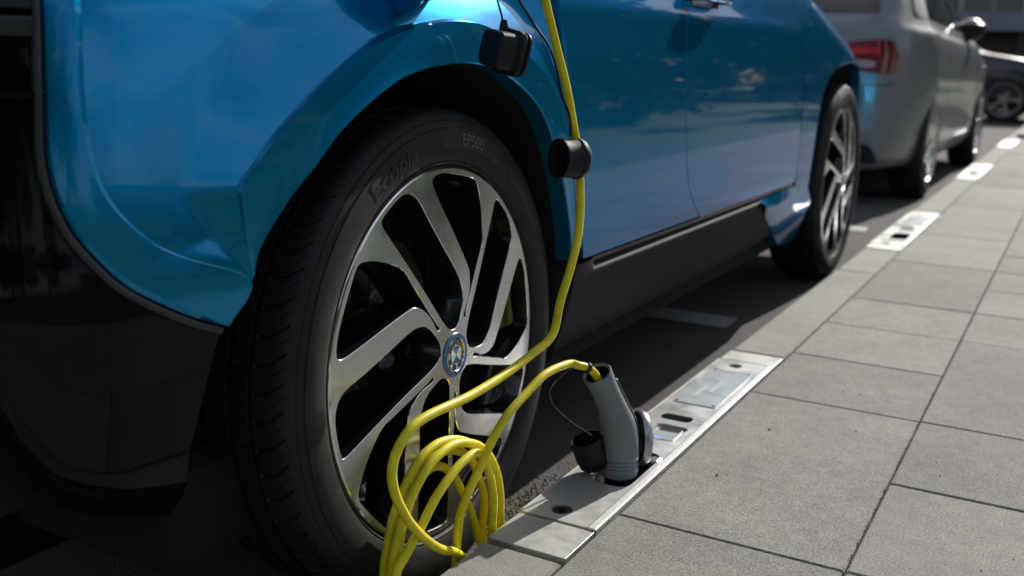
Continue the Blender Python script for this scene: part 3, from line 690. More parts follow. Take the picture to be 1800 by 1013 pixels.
L2 = [(.928, .0415, .089), (.926, .0411, .139), (.924, .0239, .1866), (.922, -.0099, .2229), (.92, -.0529, .2429), (.918, -.0931, .2478), (.916, -.1367, .2342), (.914, -.1724, .203), (.912, -.1963, .1617), (.91, -.2067, .1149)]
L3 = [(.938, .0009, .1006), (.9366, .0044, .1404), (.9351, -.0069, .1851), (.9337, -.0361, .2249), (.9322, -.0721, .2256), (.9308, -.1062, .2129), (.9293, -.1389, .1938), (.9279, -.1703, .1651), (.9264, -.2007, .1405), (.925, -.2198, .1185)]
L4 = [(.9, .0263, .0606), (.898, .0143, .0962), (.896, -.0111, .1439), (.894, -.0417, .1882), (.892, -.0764, .2109), (.89, -.1091, .208), (.888, -.1347, .182), (.886, -.154, .1369)]
L5 = [(.905, .0319, .0635), (.9031, .0363, .1198), (.9012, .0202, .1638), (.8994, -.0051, .2023), (.8975, -.0545, .2278), (.8956, -.1002, .2271), (.8938, -.1319, .2032), (.8919, -.1513, .1617), (.89, -.1761, .1196)]
def under(x0, x1, y0=-.215, y1=.045, n=0):      # low pass on the road from the left bottom to the right bottom of a loop
    return [(x0, y0 + .0, .055), (x0 + (x1 - x0) * .2, y0 + .035, .016), (x0 + (x1 - x0) * .5, -.09, .009 + .004 * n), (x0 + (x1 - x0) * .8, y1 - .05, .012 + .003 * n), (x1, y1, .04)]
top = [(.938, -.040, .900), (.975, -.030, .915), (.985, .010, .93), (.965, .055, .905), (.945, .085, .865)]
path = top + T_ + A_ + [(.932, -.04, .055), (.93, 0, .02), (.925, .03, .025)] + L5 + under(.893, .915, -.195) + L1 + under(.898, .928, -.205, .05, 1) + L2 + under(.912, .90, -.2, .04, 2) + L4 + under(.889, .936, -.165, .005, 3)[0:] + L3 + [(.93, -.215, .06), (.929, -.18, .02), (.928, -.12, .012), (.926, -.083, .04)] + B_
clean = [path[0]]
for q in path[1:]:
    if math.dist(q, clean[-1]) > .006: clean.append(q)
path = clean
cable = tube('charging_cable', catmull(path, 7), .0062, M['cable'], None, n=14)
tag(cable, 'thick yellow charging cable hanging from the blue car, coiled against its rear wheel', 'cable')
# connector plugged into the port (mostly above the frame)
con = empty('charging_connector', tuple(pc)); tag(con, 'black charging connector plugged into the port above the rear wheel', 'connector')
o = lathe('connector_body', [(0, .006), (.028, .008), (.029, .05), (.026, .07), (.021, .095), (.012, .115), (.0, .118)], M['blackp'], None, n=32, mtx=PM.to_3x3().to_4x4()); o.parent = con
# ---- plug standing in the kerb unit
def oriented(p0, p1):
    d = (Vector(p1) - Vector(p0)).normalized(); return Matrix.Translation(p0) @ d.to_track_quat('Z', 'Y').to_matrix().to_4x4()
plug = empty('charging_plug', (1.018, .28, .1)); tag(plug, 'grey-blue charging plug standing upright in the steel kerb unit, yellow cable entering its top', 'plug')
axis = catmull([(-.002, 0, 0), (-.0035, 0, .04), (-.007, -.004, .080), (-.0125, -.018, .116), (-.019, -.036, .150), (-.026, -.054, .181)], 14)
rad = catmull([(.0296,), (.0312,), (.0296,), (.0240,), (.0220,), (.0240,)], 14)
def sweep(axis, prof, m, name, parent, n=40, sq=1.0):
    rows = []
    for i, (p, r) in enumerate(zip(axis, prof)):
        p = Vector(p); t = (Vector(axis[min(i + 1, len(axis) - 1)]) - Vector(axis[max(i - 1, 0)])).normalized(); a = Vector((0, 1, 0)); a = (a - t * a.dot(t)).normalized(); b = t.cross(a)
        rows.append([p + (a * math.cos(2 * PI * k / n) * r * sq + b * math.sin(2 * PI * k / n) * r) for k in range(n)])
    return rows
rad = [r[0] for r in rad]
for i, p in enumerate(axis):
    z = p[2]
    for zr in (.013, .021, .029):
        if abs(z - zr) < .0016: rad[i] -= .0022
rows = sweep(axis, rad, None, None, None)
e = [Vector(axis[-1])] * 1; tdir = (Vector(axis[-1]) - Vector(axis[-4])).normalized()
last = rows[-1]; cen = Vector(axis[-1])
rows += [[cen + (v - cen) * .96 + tdir * .002 for v in last], [cen + (v - cen) * .86 + tdir * .0015 for v in last], [cen + (v - cen) * .80 - tdir * .002 for v in last]]
V, F = loft(rows, True, flip=False); o = mesh('plug_shell', V, F, M['plug'], plug, auto=45)
fix_normals(o)
rows = [[cen + (v - cen) * k + tdir * h for v in last] for k, h in ((.80, -.002), (.78, -.02), (.60, -.035), (.0, -.036))]
V, F = loft(rows, True); o = mesh('plug_throat', V, F, M['blackp'], plug)
# fine bottom rings
for zr in (.013, .021, .029):
    pass
o = lathe('plug_nose', [(0, -.03), (.0262, -.03), (.0262, .002), (.0275, .003), (.0275, -.001)], M['blackp'], plug, n=40)
lat = [Vector(p) + Vector((.62, .78, .12)) * (r + .0012) for p, r in zip(axis, rad)][18:66:4]
tube('latch_lever', lat, .0052, M['blackp'], plug, n=10, radii=[.003] + [.0052] * (len(lat) - 2) + [.0035])
# cable tie round the cable by the plug mouth
ct = []
P0 = Vector((.9850, .2035, .2955)); td = Vector((.45, .62, -.45)).normalized(); ua = td.orthogonal().normalized(); ub = td.cross(ua)
for q in range(3):
    ring = [tuple(P0 + td * (q - 1) * .0022 + (ua * math.cos(2 * PI * k / 16) + ub * math.sin(2 * PI * k / 16)) * .0080) for k in range(17)]; ct += ring
ct += [tuple(P0 + ub * .010 + Vector((-.004, .006, .004))), tuple(P0 + ub * .013 + Vector((-.012, .012, -.002))), tuple(P0 + Vector((-.02, .02, -.012)))]
o = tube('cable_tie', ct, .0011, M['blackp'], None, n=6); tag(o, 'thin black cord wound round the yellow cable at the plug mouth', 'cord')
# black rubber cap by the plug with its thin strap
def cap(name, prof, mtx, label, strap, rs=.0016, parts=()):
    e = empty(name, tuple(mtx.translation)); tag(e, label, 'cap')
    inv = Matrix.Translation(-mtx.translation)
    o = lathe('cap_shell', prof, M['cap_rubber'], e, n=44, mtx=inv @ mtx, auto=35)
    for nm, pr in parts: lathe(nm, pr, M['cap_rubber'], e, n=44, mtx=inv @ mtx)
    if strap: tube('strap', [Vector(p) - mtx.translation for p in catmull(strap, 8)], rs, M['cap_rubber'], e, n=8)
    return e
# cup open towards upper left
prof_cup = [(r * 1.02, h * 1.02) for r, h in [(0, -.031), (.012, -.031), (.020, -.028), (.0245, -.022), (.0255, -.012), (.0266, -.010), (.0258, -.008), (.0272, .024), (.0250, .0245), (.0238, .018), (.0215, -.015), (0, -.018)]]
cap('rubber_cap', prof_cup, oriented((.976, .250, .140), (.9500, .2250, .236)), 'black rubber cup cap resting beside the grey plug on the steel unit',
    [(.985, .2102, .3), (.965, .1793, .2953), (.955, .1388, .2772), (.955, .1449, .2483), (.96, .1976, .2056), (.975, .2442, .1707), (.9895, .262, .150), (.994, .268, .135)], .0018)
# caps hanging from the car's charge port
m1 = oriented((.938, .005, .766), (.960, .120, .755))
e = empty('rubber_cap', (.938, .012, .768)); tag(e, 'black square-edged cap hanging on a cord over the rear wheel arch', 'cap')
def sup(rx, rz, y, n=40, ex=.42):
    out = []
    for k in range(n):
        a = 2 * PI * k / n; c, s = math.cos(a), math.sin(a); out.append((rx * math.copysign(abs(c) ** ex, c), y, rz * math.copysign(abs(s) ** ex, s)))
    return out
rows = [sup(.001, .001, -.034), sup(.018, .021, -.034), sup(.0205, .0235, -.031), sup(.0215, .0245, -.004), sup(.0265, .0290, -.002), sup(.0275, .0300, .002), sup(.0262, .0288, .005), sup(.0235, .0262, .0056), sup(.0230, .0258, .009), sup(.0265, .0290, .0105), sup(.0262, .0285, .014), sup(.0225, .0245, .0165), sup(.001, .001, .0165)]
Rm = Matrix.Rotation(math.radians(-16), 3, 'Z') @ Matrix.Rotation(math.radians(-7), 3, 'X') @ Matrix.Rotation(math.radians(10), 3, 'Y')
rows = [[Rm @ Vector(p) for p in r] for r in rows]; V, F = loft(rows, True); o = mesh('cap_shell', V, F, M['cap_rubber'], e, auto=40); fix_normals(o)
tube('strap', [(-.008 + .0, -.0315 + .0, .115), (-.008, -.022, .07), (-.0075, -.006, .045), (-.0075, 0, .027)], .0014, M['cap_rubber'], e, n=8)
lathe('strap_eye', [(0, .012), (.004, .011), (.0055, .004), (.0065, -.002)], M['cap_rubber'], e, n=16, mtx=Matrix.Translation((-.0075, 0, .029)))
mt = oriented((.952, .182, .617), (.952 - .050, .182 - .083, .622))
e2 = cap('rubber_cap', [(0, -.030), (.012, -.030), (.027, -.026), (.0325, -.020), (.0345, -.016), (.0345, -.011), (.0328, -.009), (.0322, .0), (.0325, .018), (.0338, .0215), (.0335, .024), (.0300, .0240), (.0290, .018), (.0285, -.012), (.0, -.014)], mt @ Matrix.Scale(.88, 4),
    'round black rubber cap hanging against the yellow cable by the door seam', [(.935, .0312, .8414), (.94, .0799, .8036), (.9465, .108, .7788), (.9485, .1315, .7500), (.9485, .1500, .715), (.955, .1620, .688), (.953, .176, .668), (.9525, .178, .650)], .0017)

# =================================================================== KERB CHARGING UNIT
def rrect(x0, x1, y0, y1, r, n=5):
    out = []
    for cx, cy, a0 in ((x1 - r, y0 + r, -PI / 2), (x1 - r, y1 - r, 0), (x0 + r, y1 - r, PI / 2), (x0 + r, y0 + r, PI)):
        out += [(cx + r * math.cos(a0 + PI / 2 * k / n), cy + r * math.sin(a0 + PI / 2 * k / n)) for k in range(n + 1)]
    return out
def circle(cx, cy, r, n=36, sy=1.): return [(cx + r * math.cos(2 * PI * k / n), cy + r * sy * math.sin(2 * PI * k / n)) for k in range(n)]
def holed(name, outer, holes_, z, th, m, parent, z2=None, auto=30):
    v2, f2 = fill(outer, holes_); V = [(x, y, z) for x, y in v2]; F = []
    for f in f2:
        a, b, c = (v2[i] for i in f); F.append(f if (b[0] - a[0]) * (c[1] - a[1]) - (b[1] - a[1]) * (c[0] - a[0]) > 0 else f[::-1])
    for lp in [outer] + holes_:
        k = len(V); n = len(lp); V += [(x, y, z) for x, y in lp] + [(x, y, z - th) for x, y in lp]
        for i in range(n): F.append((k + i, k + (i + 1) % n, k + n + (i + 1) % n, k + n + i))
    o = mesh(name, V, F, m, parent, smooth=False); fix_normals(o); return o
unit = empty('charging_unit', (1.004, .54, .1)); tag(unit, 'long steel charging unit set in the kerb with the grey plug standing in it', 'charging unit', 'charging units set in the kerb')
ox, oy = 1.004, .54
hz_ = H + .0015
def sub(P): return [(x - ox, y - oy) for x, y in P]
slot = rrect(.974, 1.034, .566, .600, .012); win = rrect(.984, 1.044, .458, .540, .010); sock = circle(1.018, .275, .034); lidh = rrect(1.000, 1.054, .300, .385, .01); scr = [circle(.998, .105, .0165), circle(.997, .976, .0145)]
sock2 = [(x, y) for x, y in rrect(.986, 1.051, .226, .392, .022)]
lid_plate = holed('cover_plate', sub(rrect(.9475, 1.0560, .070, 1.015, .002)), [sub(slot), sub(win), sub(sock2)] + [sub(s_) for s_ in scr], hz_ - .1, .006, M['steel'], unit)
box('edge_lip', 1.0572 - ox, 1.0715 - ox, .066 - oy, 1.018 - oy, -.020, .0036, M['steel_bright'], unit, bev=.0022)
box('front_edge', .9462 - ox, .9472 - ox + .0006, .070 - oy, 1.015 - oy, -.06, .0022, M['steel_bright'], unit)
for y0, y1 in ((-.030, .064), (1.022, 1.100)): box('end_plate', .9475 - ox, 1.0705 - ox, y0 - oy, y1 - oy, -.03, .0004, M['steel_end'], unit, bev=.001)
box('housing', .949 - ox, 1.0625 - ox, -.034 - oy, 1.104 - oy, -.095, -.034, M['blackp'], unit)
# pocket tubs
def tub(name, x0, x1, y0, y1, depth, m, n=5, r=.01):
    lp = sub(rrect(x0, x1, y0, y1, r)); V = [(x, y, .0005) for x, y in lp] + [(x * 1 - (x - ((x0 + x1) / 2 - ox)) * .08, y - (y - ((y0 + y1) / 2 - oy)) * .06, -depth) for x, y in lp]; k = len(lp)
    F = [(i, (i + 1) % k, k + (i + 1) % k, k + i) for i in range(k)] + [tuple(range(k, 2 * k))]
    o = mesh(name, V, F, m, unit, smooth=False); fix_normals(o)
    for p in o.data.polygons: p.flip() if False else None
    return o
tub('finger_slot', .974, 1.034, .566, .600, .012, M['pocket'], r=.012)
tub('display_pocket', .984, 1.044, .458, .540, .004, M['steel_end'])
box('display_window', .989 - ox, 1.039 - ox, .470 - oy, .512 - oy, -.0036, -.0012, M['plate'], unit, bev=.0008)
box('display_window', .993 - ox, 1.035 - ox, .512 - oy, .532 - oy, -.0036, -.0022, M['blackp'], unit, bev=.0005)
box('indicator_light', 1.003 - ox, 1.012 - ox, .468 - oy, .474 - oy, -.0011, -.0004, M['led'], unit)
tub('socket_well', .986, 1.051, .226, .392, .032, M['blackp'], r=.022)
holed('name_plate', sub(rrect(.963, 1.049, .672, .930, .006)), [], .0034, .003, M['plate'], unit)
box('plate_engraving', .985 - ox, .994 - ox, .72 - oy, .80 - oy, .0035, .0038, M['white_en'], unit); box('plate_engraving', 1.005 - ox, 1.013 - ox, .76 - oy, .86 - oy, .0035, .0038, M['white_en'], unit)
for x, y in ((.969, .680), (1.043, .680), (.969, .922), (1.043, .922)): lathe('plate_screw', [(.0, .0044), (.0026, .0044), (.0032, .0036), (.0032, .003)], M['bolt'], unit, n=14, mtx=Matrix.Translation((x - ox, y - oy, 0)))
for x, y, r in ((.998, .105, .0160), (.997, .976, .0140)):
    T0 = Matrix.Translation((x - ox, y - oy, 0))
    lathe('lock_ring', [(r, -.001), (r - .003, -.004), (r - .0032, -.0005), (r - .0045, .0006), (r - .0062, .0004), (r - .0068, -.003)], M['bolt'], unit, n=40, mtx=T0)
    lathe('lock_barrel', [(r + .0005, -.006), (r - .007, -.0045), (r - .0072, -.0008), (.0050, -.0006), (.0046, -.004), (0, -.004)], M['blackp'], unit, n=6 if False else 32, mtx=T0)
# raised socket lid: chrome-rimmed round flap, open, standing behind the plug
lidm = oriented((1.027, .347, .142), (1.027 + .075, .347 + .066, .142 - .006)); lidm = Matrix.Translation((-ox, -oy, -.1)) @ lidm @ Matrix.Scale(1.16, 4)
lathe('socket_lid', [(0, .002), (.030, .002), (.0350, .003), (.0385, .002), (.0405, -.001), (.0405, -.007), (.0390, -.010), (.036, -.0095), (.0355, -.006)], M['lid_chrome'], unit, n=56, mtx=lidm)
lathe('lid_seal', [(.0358, -.0092), (.033, -.012), (.029, -.008), (.026, -.001), (0, -.001)], M['blackp'], unit, n=48, mtx=lidm)
box('lid_hinge', 1.036 - ox, 1.055 - ox, .352 - oy, .376 - oy, -.010, .004, M['lid_chrome'], unit, bev=.003)
# copies further along the kerb (shut: no plug)
labs = ['steel charging unit in the kerb beside the front wheel of the blue car', 'steel charging unit in the kerb beside the silver hatchback', 'farthest steel charging unit in the kerb, near the grass bed']
for u, lb in zip(units_y[1:], labs):
    c = copy_tree(unit); c.location = (1.004, .54 + u, .1); c['label'] = lb
    for ch in list(c.children):
        if ch.name.split('.')[0] in ('socket_lid', 'lid_seal', 'lid_hinge'): bpy.data.objects.remove(ch)

# =================================================================== SILVER HATCHBACK
def car_shell(name, root, stations, half, m, arches, ar, tumble, W):
    """stations: (y, zbottom, zbelt, ztop, halfwidth); closed shell with wheel openings cut out"""
    st = catmull(stations, 4); rows = []
    for (y, zb, zw, zt, hw, rf) in st:
        P = []
        sec = [(0, zb), (.80, zb), (.93, zb + .03), (.975, zb + .12), (.985, zb + .22), (1.0, zw * .62 + zb * .38), (.995, zw - .14), (.975, zw - .05), (.93, zw), (.93 - (.93 - rf) * .5, zw + (zt - zw) * .55), (rf, zt - .035), (rf - .12, zt - .006), (0, zt + .0)]
        sec = [sec[0]] + catmull(sec[1:], 3)
        sec = catmull(sec[:2], 1)[:1] + sec[1:]
        P = [(hw * a, y, z) for a, z in sec]
        full = P + [(-x, y_, z) for x, y_, z in P[::-1][1:-1]]
        rows.append(full)
    V, F = loft(rows, True)
    n = len(rows[0]); F.append(tuple(range(n))[::-1]); k = len(V) - n; F.append(tuple(range(k, k + n)))
    o = mesh(name, V, F, m, root); fix_normals(o)
    for ya, za in arches:
        bpyc = lathe('cut', [(0, -W), (ar, -W), (ar, W), (0, W)], m, None, n=48, mtx=Matrix.Translation((0, ya, za)) @ Matrix.Rotation(PI / 2, 4, 'Y'))
        md = o.modifiers.new('b', 'BOOLEAN'); md.object = bpyc; md.operation = 'DIFFERENCE'; md.solver = 'EXACT'
        dg = bpy.context.evaluated_depsgraph_get(); dg.update(); me = bpy.data.meshes.new_from_object(o.evaluated_get(dg)); o.modifiers.clear(); old = o.data; o.data = me; bpy.data.meshes.remove(old)
        bpy.data.objects.remove(bpyc)
    o.data.name = name
    return o
def surf_patch(name, P, m, parent, both=False, n=6, smooth=True):
    """P: grid rows of points, smoothed"""
    rows = [catmull(r, n) for r in P]; rows = list(zip(*[catmull(list(c), n) for c in zip(*rows)])); V, F = loft([list(r) for r in rows]); return mesh(name, V, F, m, parent, smooth=smooth)
silver = empty('parked_car', (-.035, 5.3, 0), math.radians(-.7)); tag(silver, 'silver hatchback with red tail lamp parked nose away behind the blue car', 'car', 'cars parked along the kerb')
# local: rear axle at y=0, tail at y=-.68, nose +y
st = [(-.66, .30, .74, .80, .56, .60), (-.64, .21, .90, .97, .68, .72), (-.60, .19, .96, 1.00, .74, .84), (-.50, .19, .98, 1.10, .79, .80), (-.36, .19, .985, 1.26, .83, .73), (-.15, .19, .985, 1.37, .868, .70), (.3, .19, .97, 1.42, .872, .70), (.95, .19, .955, 1.425, .872, .70), (1.45, .19, .95, 1.33, .872, .70), (1.90, .19, .95, 1.10, .868, .75), (2.12, .19, .93, .985, .862, .84), (2.6, .19, .86, .905, .85, .82), (2.95, .2, .76, .82, .80, .76), (3.13, .24, .62, .70, .68, .64), (3.2, .32, .52, .56, .5, .5)]
sh = car_shell('body', silver, st, None, M['silver'], [(0, .32), (2.47, .32)], .355, None, 1.1)
def swheel(root, x, y, r, m_tyre, mrim, side, nsp=5, name='wheel'):
    e = empty(name, (x, y, r), 0, root)
    Mx = Matrix.Rotation(PI / 2 * side, 4, 'Y')
    lathe('tyre', [(r * .68, -.17), (r * .85, -.19), (r * .97, -.18), (r, -.15), (r, -.035), (r * .97, -.008), (r * .86, .004), (r * .74, .0), (r * .70, -.01)], m_tyre, e, n=56, mtx=Mx)
    lathe('rim', [(r * .70, -.010), (r * .715, .002), (r * .67, .000), (r * .64, -.02), (r * .62, -.10), (0, -.11)], None, e, n=56, mtx=Mx, slots=[mrim, M['rim_black']], pidx=[0, 0, 0, 1, 1])
    for k in range(nsp):
        a = 2 * PI * k / nsp + .3
        V = []; 
        for rr, w, z in ((.0, .030, -.012), (r * .2, .026, -.010), (r * .45, .022, -.010), (r * .665, .040, -.006)):
            for s_ in (-1, 1): V.append(Vector((rr, s_ * w, z)))
            for s_ in (-1, 1): V.append(Vector((rr, s_ * w * .7, z - .03)))
        F = []
        for q in range(3):
            b = 4 * q; F += [(b, b + 4, b + 5, b + 1), (b, b + 2, b + 6, b + 4), (b + 1, b + 5, b + 7, b + 3)]
        Ra = Mx @ Matrix.Rotation(a, 4, 'Z'); o = mesh('spoke', [Ra @ v for v in V], F, mrim, e, smooth=False); fix_normals(o)
    lathe('hub_cap', [(0, .002), (.022, .0), (.05, -.008), (.055, -.02)], mrim, e, n=24, mtx=Mx)
    return e
for y in (0, 2.47):
    swheel(silver, .862, y, .312, M['rubber'], M['alu'], 1); swheel(silver, -.862, y, .312, M['rubber'], M['alu'], -1)
    box('wheel_well', -.60, .60, y - .37, y + .37, .15, .72, M['liner'], silver)
box('chassis', -.66, .66, -.5, 3.0, .16, .26, M['liner'], silver)
# tail details on the shell (follow the tail surface, slightly proud)
def tail_pt(x, z, off=.0):
    # tail outline in plan: rounded corners
    ax = abs(x); R0 = .20; xe = .825 - .06 * max(0, (z - .9)) / .1
    yb = -.645 - .012 * math.cos(x * 1.6) + .10 * max(0, z - .80)
    return None
def on_shell(o, x, z, dirv=(0, 1, 0), start=-2.0):
    hit, loc, nrm, _ = o.ray_cast(Vector((x, start, z)) if dirv[1] else Vector((start, x, z)), Vector(dirv)); return (loc, nrm) if hit else (None, None)
def shell_patch(name, poly_rows, m, off, parent, shell):
    """rows of (x,z) seen from behind, projected on the shell"""
    rows = []
    for r in poly_rows:
        rr = []
        for x, z in catmull(r, 6):
            loc, nr = on_shell(shell, x, z)
            if loc is None: loc, nr = (Vector(rr[-1]) if rr else Vector((x, -.5, z))), Vector((0, -1, 0))
            rr.append(tuple(loc + nr * off))
        rows.append(rr)
    V, F = loft(rows); o = mesh(name, V, F, m, parent); fix_normals(o); return o
bpy.context.view_layer.update()
shd = sh
for sx in (1, -1):
    lr = lambda rows: [[(sx * x, z) for x, z in r] for r in rows]
    shell_patch('tail_lamp', lr([[(.34, .868), (.50, .882), (.63, .892), (.700, .884)], [(.34, .81), (.50, .80), (.65, .798), (.737, .80)], [(.34, .765), (.50, .735), (.65, .714), (.722, .725)]]), M['red_lens'], .006, silver, shd)
    shell_patch('lamp_lens', lr([[(.42, .782), (.50, .786), (.58, .784), (.625, .776)], [(.44, .756), (.50, .748), (.58, .745), (.625, .750)]]), M['white_lens'], .0085, silver, shd)
    shell_patch('lamp_glow', lr([[(.46, .850), (.56, .852), (.64, .848)], [(.46, .815), (.56, .815), (.64, .813)]]), mat('red_lens_glow', (.6, .01, .015), .2, 0, 1) if sx > 0 else M['red_lens'], .0082, silver, shd)  # brighter red on the right lamp paints its glow, nothing emits
    shell_patch('reflector', lr([[(.50, .325), (.56, .325), (.60, .322)], [(.50, .285), (.56, .285), (.60, .288)]]), M['red_lens'], .010, silver, shd)
    shell_patch('bumper_vent', lr([[(.30, .355), (.50, .352), (.62, .335), (.655, .30)], [(.30, .235), (.50, .235), (.62, .235), (.68, .24)]]), M['blackp'], .005, silver, shd)
shell_patch('rear_window', [[(-.50, 1.30), (0, 1.33), (.50, 1.30)], [(-.58, 1.10), (0, 1.11), (.58, 1.10)], [(-.60, 1.035), (0, 1.035), (.60, 1.035)]], M['glass_dark'], .006, silver, shd)
shell_patch('bumper_seam', [[(-.72, .668), (-.6, .655), (0, .65), (.6, .655), (.72, .668)], [(-.72, .662), (-.6, .649), (0, .644), (.6, .649), (.72, .662)]], M['blackp'], .002, silver, shd)
shell_patch('number_plate', [[(-.26, .62), (0, .62), (.26, .62)], [(-.26, .51), (0, .51), (.26, .51)]], M['white_en'], .01, silver, shd)
def side_patch(name, rows_, m, off, parent, shell, sx=1):
    rows = []
    for r in rows_:
        rr = []
        for y, z in catmull(r, 5):
            hit, loc, nr, _ = shell.ray_cast(Vector((2 * sx, y, z)), Vector((-sx, 0, 0)))
            if not hit: loc, nr = (Vector(rr[-1]) if rr else Vector((.8 * sx, y, z))), Vector((sx, 0, 0))
            rr.append(tuple(loc + nr * off))
        rows.append(rr)
    V, F = loft(rows); o = mesh(name, V, F, m, parent); fix_normals(o); return o
for sx in (1, -1):
    side_patch('side_window', [[(-.12, 1.30), (.45, 1.34), (.9, 1.345)], [(-.30, 1.12), (.45, 1.14), (.9, 1.15)], [(-.36, 1.02), (.45, 1.01), (.9, 1.0)]], M['glass_dark'], .005, silver, shd, sx)
    side_patch('side_window', [[(.96, 1.345), (1.15, 1.33), (1.35, 1.28)], [(.96, 1.14), (1.30, 1.13), (1.62, 1.10)], [(.96, 1.0), (1.40, .995), (1.85, .985)]], M['glass_dark'], .005, silver, shd, sx)
    for a in ([(.93, .92), (.94, .6), (.95, .30)], [(2.0, .90), (1.98, .6), (1.95, .34)], [(.05, .90), (.30, .80), (.42, .60), (.44, .35)]):
        side_patch('door_seam', [a, [(y + .008, z) for y, z in a]], M['blackp'], .0015, silver, shd, sx)
    side_patch('door_handle', [[(1.00, .80), (1.1, .805), (1.2, .80)], [(1.00, .775), (1.1, .775), (1.2, .775)]], M['silver'], .03, silver, shd, sx)
    side_patch('sill_moulding', [[(.42, .29), (1.2, .29), (2.05, .29)], [(.42, .215), (1.2, .215), (2.05, .215)]], M['silver'], .012, silver, shd, sx)
# mirror: shell, cap
mr = empty('mirror', (.80, 1.52, 1.015), 0, silver)
V, F = loft([[(Vector((x * q, y_, z * q))) for x, z in circle(0, 0, 1, 20)] for y_, q in ()]) if False else ([], [])
bm = bmesh.new(); bmesh.ops.create_icosphere(bm, subdivisions=3, radius=1)
for v in bm.verts: v.co = Vector((v.co.x * .09, max(-.03, v.co.y * .10), v.co.z * .075))
me = bpy.data.meshes.new('mirror_shell'); bm.to_mesh(me); bm.free(); me.materials.append(M['blackp'])
for p in me.polygons: p.use_smooth = True
o = bpy.data.objects.new('mirror_shell', me); C.objects.link(o); o.parent = mr; o.location = (.03, 0, 0)
o2 = box('mirror_arm', -.09, -.03, -.02, .04, -.09, -.03, M['blackp'], mr, bev=.012)
bm = bmesh.new(); bmesh.ops.create_icosphere(bm, subdivisions=3, radius=1)
for v in bm.verts: v.co = Vector((v.co.x * .092, v.co.y * .103 + .004, max(.035, v.co.z * .079)))
me = bpy.data.meshes.new('mirror_cap'); bm.to_mesh(me); bm.free(); me.materials.append(M['silver']); 
for p in me.polygons: p.use_smooth = True
o = bpy.data.objects.new('mirror_cap', me); C.objects.link(o); o.parent = mr; o.location = (.03, .008, .0)

# =================================================================== DARK CAR ACROSS THE STREET
dark = empty('parked_car', (.53 - 2.62, 15.87, 0), math.radians(-90)); tag(dark, 'dark navy car standing crosswise beyond the silver hatchback', 'car', 'cars parked along the kerb')
st2 = [(y, zb, zw * .99, zt, hw * 1.02, rf) for (y, zb, zw, zt, hw, rf) in st]
st2 = [(y * 1.06, zb, zw, zt, hw, rf) for (y, zb, zw, zt, hw, rf) in st2]
dk = car_shell('body', dark, st2, None, M['navy'], [(0, .33), (2.62, .33)], .37, None, 1.1)
for y in (0, 2.62):
    swheel(dark, .87, y, .325, M['rubber'], M['brake_hat'], 1); swheel(dark, -.87, y, .325, M['rubber'], M['bolt'], -1)
    box('wheel_well', -.60, .60, y - .38, y + .38, .15, .74, M['liner'], dark)
box('chassis', -.66, .66, -.5, 3.0, .16, .26, M['liner'], dark)
bpy.context.view_layer.update()
for sx in (1, -1):
    side_patch('side_window', [[(-.1, 1.30), (.45, 1.33), (1.35, 1.28)], [(-.25, 1.12), (.8, 1.14), (1.62, 1.10)], [(-.3, 1.02), (.9, 1.0), (1.85, .985)]], M['glass_dark'], .005, dark, dk, sx)
    side_patch('door_seam', [[(1.98, .90), (1.98, .6), (1.95, .34)], [(1.99, .90), (1.99, .6), (1.96, .34)]], M['blackp'], .0015, dark, dk, sx)

# =================================================================== FAR BUILDING IN VIEW
def facade(root, x0, x1, y, floors, fh, gh, bays, flip=1, depth=.35, glass='pane'):
    """facade facing -Y at y; ground storey recessed; window bands with mullions; local to root"""
    box('ground_floor', x0, x1, y + 1.2, y + 9, 0, gh, M['recess' if glass == 'pane' else 'facade'], root)
    for f in range(floors):
        z = gh + f * fh
        box('floor_band', x0, x1, y, y + 9, z, z + 1.0, M['concrete'], root)
        box('wall', x0, x1, y + .5, y + 8.8, z + 1.0, z + fh, M['facade'], root)
        bw = (x1 - x0) / bays
        for b in range(bays):
            w = empty('window', (x0 + bw * (b + .5), y + .46, z + 1.0), 0, root)
            box('pane', -bw / 2 + .12, bw / 2 - .12, -.02, .02, .05, fh - 1.0 - .1, M[glass], w)
            box('frame', bw / 2 - .12, bw / 2 + .12, -.12, .03, 0, fh - 1.0 - .02, M['mullion'], w)
            box('frame', -.05, .05, -.06, .025, .05, fh - 1.0 - .1, M['mullion'], w)
    box('parapet', x0 - .1, x1 + .1, y - .05, y + 9, gh + floors * fh, gh + floors * fh + .5, M['concrete'], root)
    for b in range(0, bays + 1, 2): box('column', x0 + (x1 - x0) / bays * b - .2, x0 + (x1 - x0) / bays * b + .2, y + .3, y + .8, 0, gh, M['recess'], root)
bld = empty('office_building', (-5, 60, 0)); tag(bld, 'grey office block with banded windows over a dark ground floor, far beyond the cars', 'building')
facade(bld, -16, 22, 0, 3, 3.4, 2.65, 12)
bld2 = empty('office_building', (62, 12, 0), math.radians(-90)); tag(bld2, 'pale office block across the lawn, mirrored in the blue rear corner', 'building')
facade(bld2, -46, 24, 0, 1, 3.6, 3.1, 22, glass='curtain_glass')
for b in range(22): box('ground_pane', -46 + 70 / 22 * b + .15, -46 + 70 / 22 * (b + 1) - .15, .9, 1.1, .3, 2.8, M['curtain_glass'], bld2)

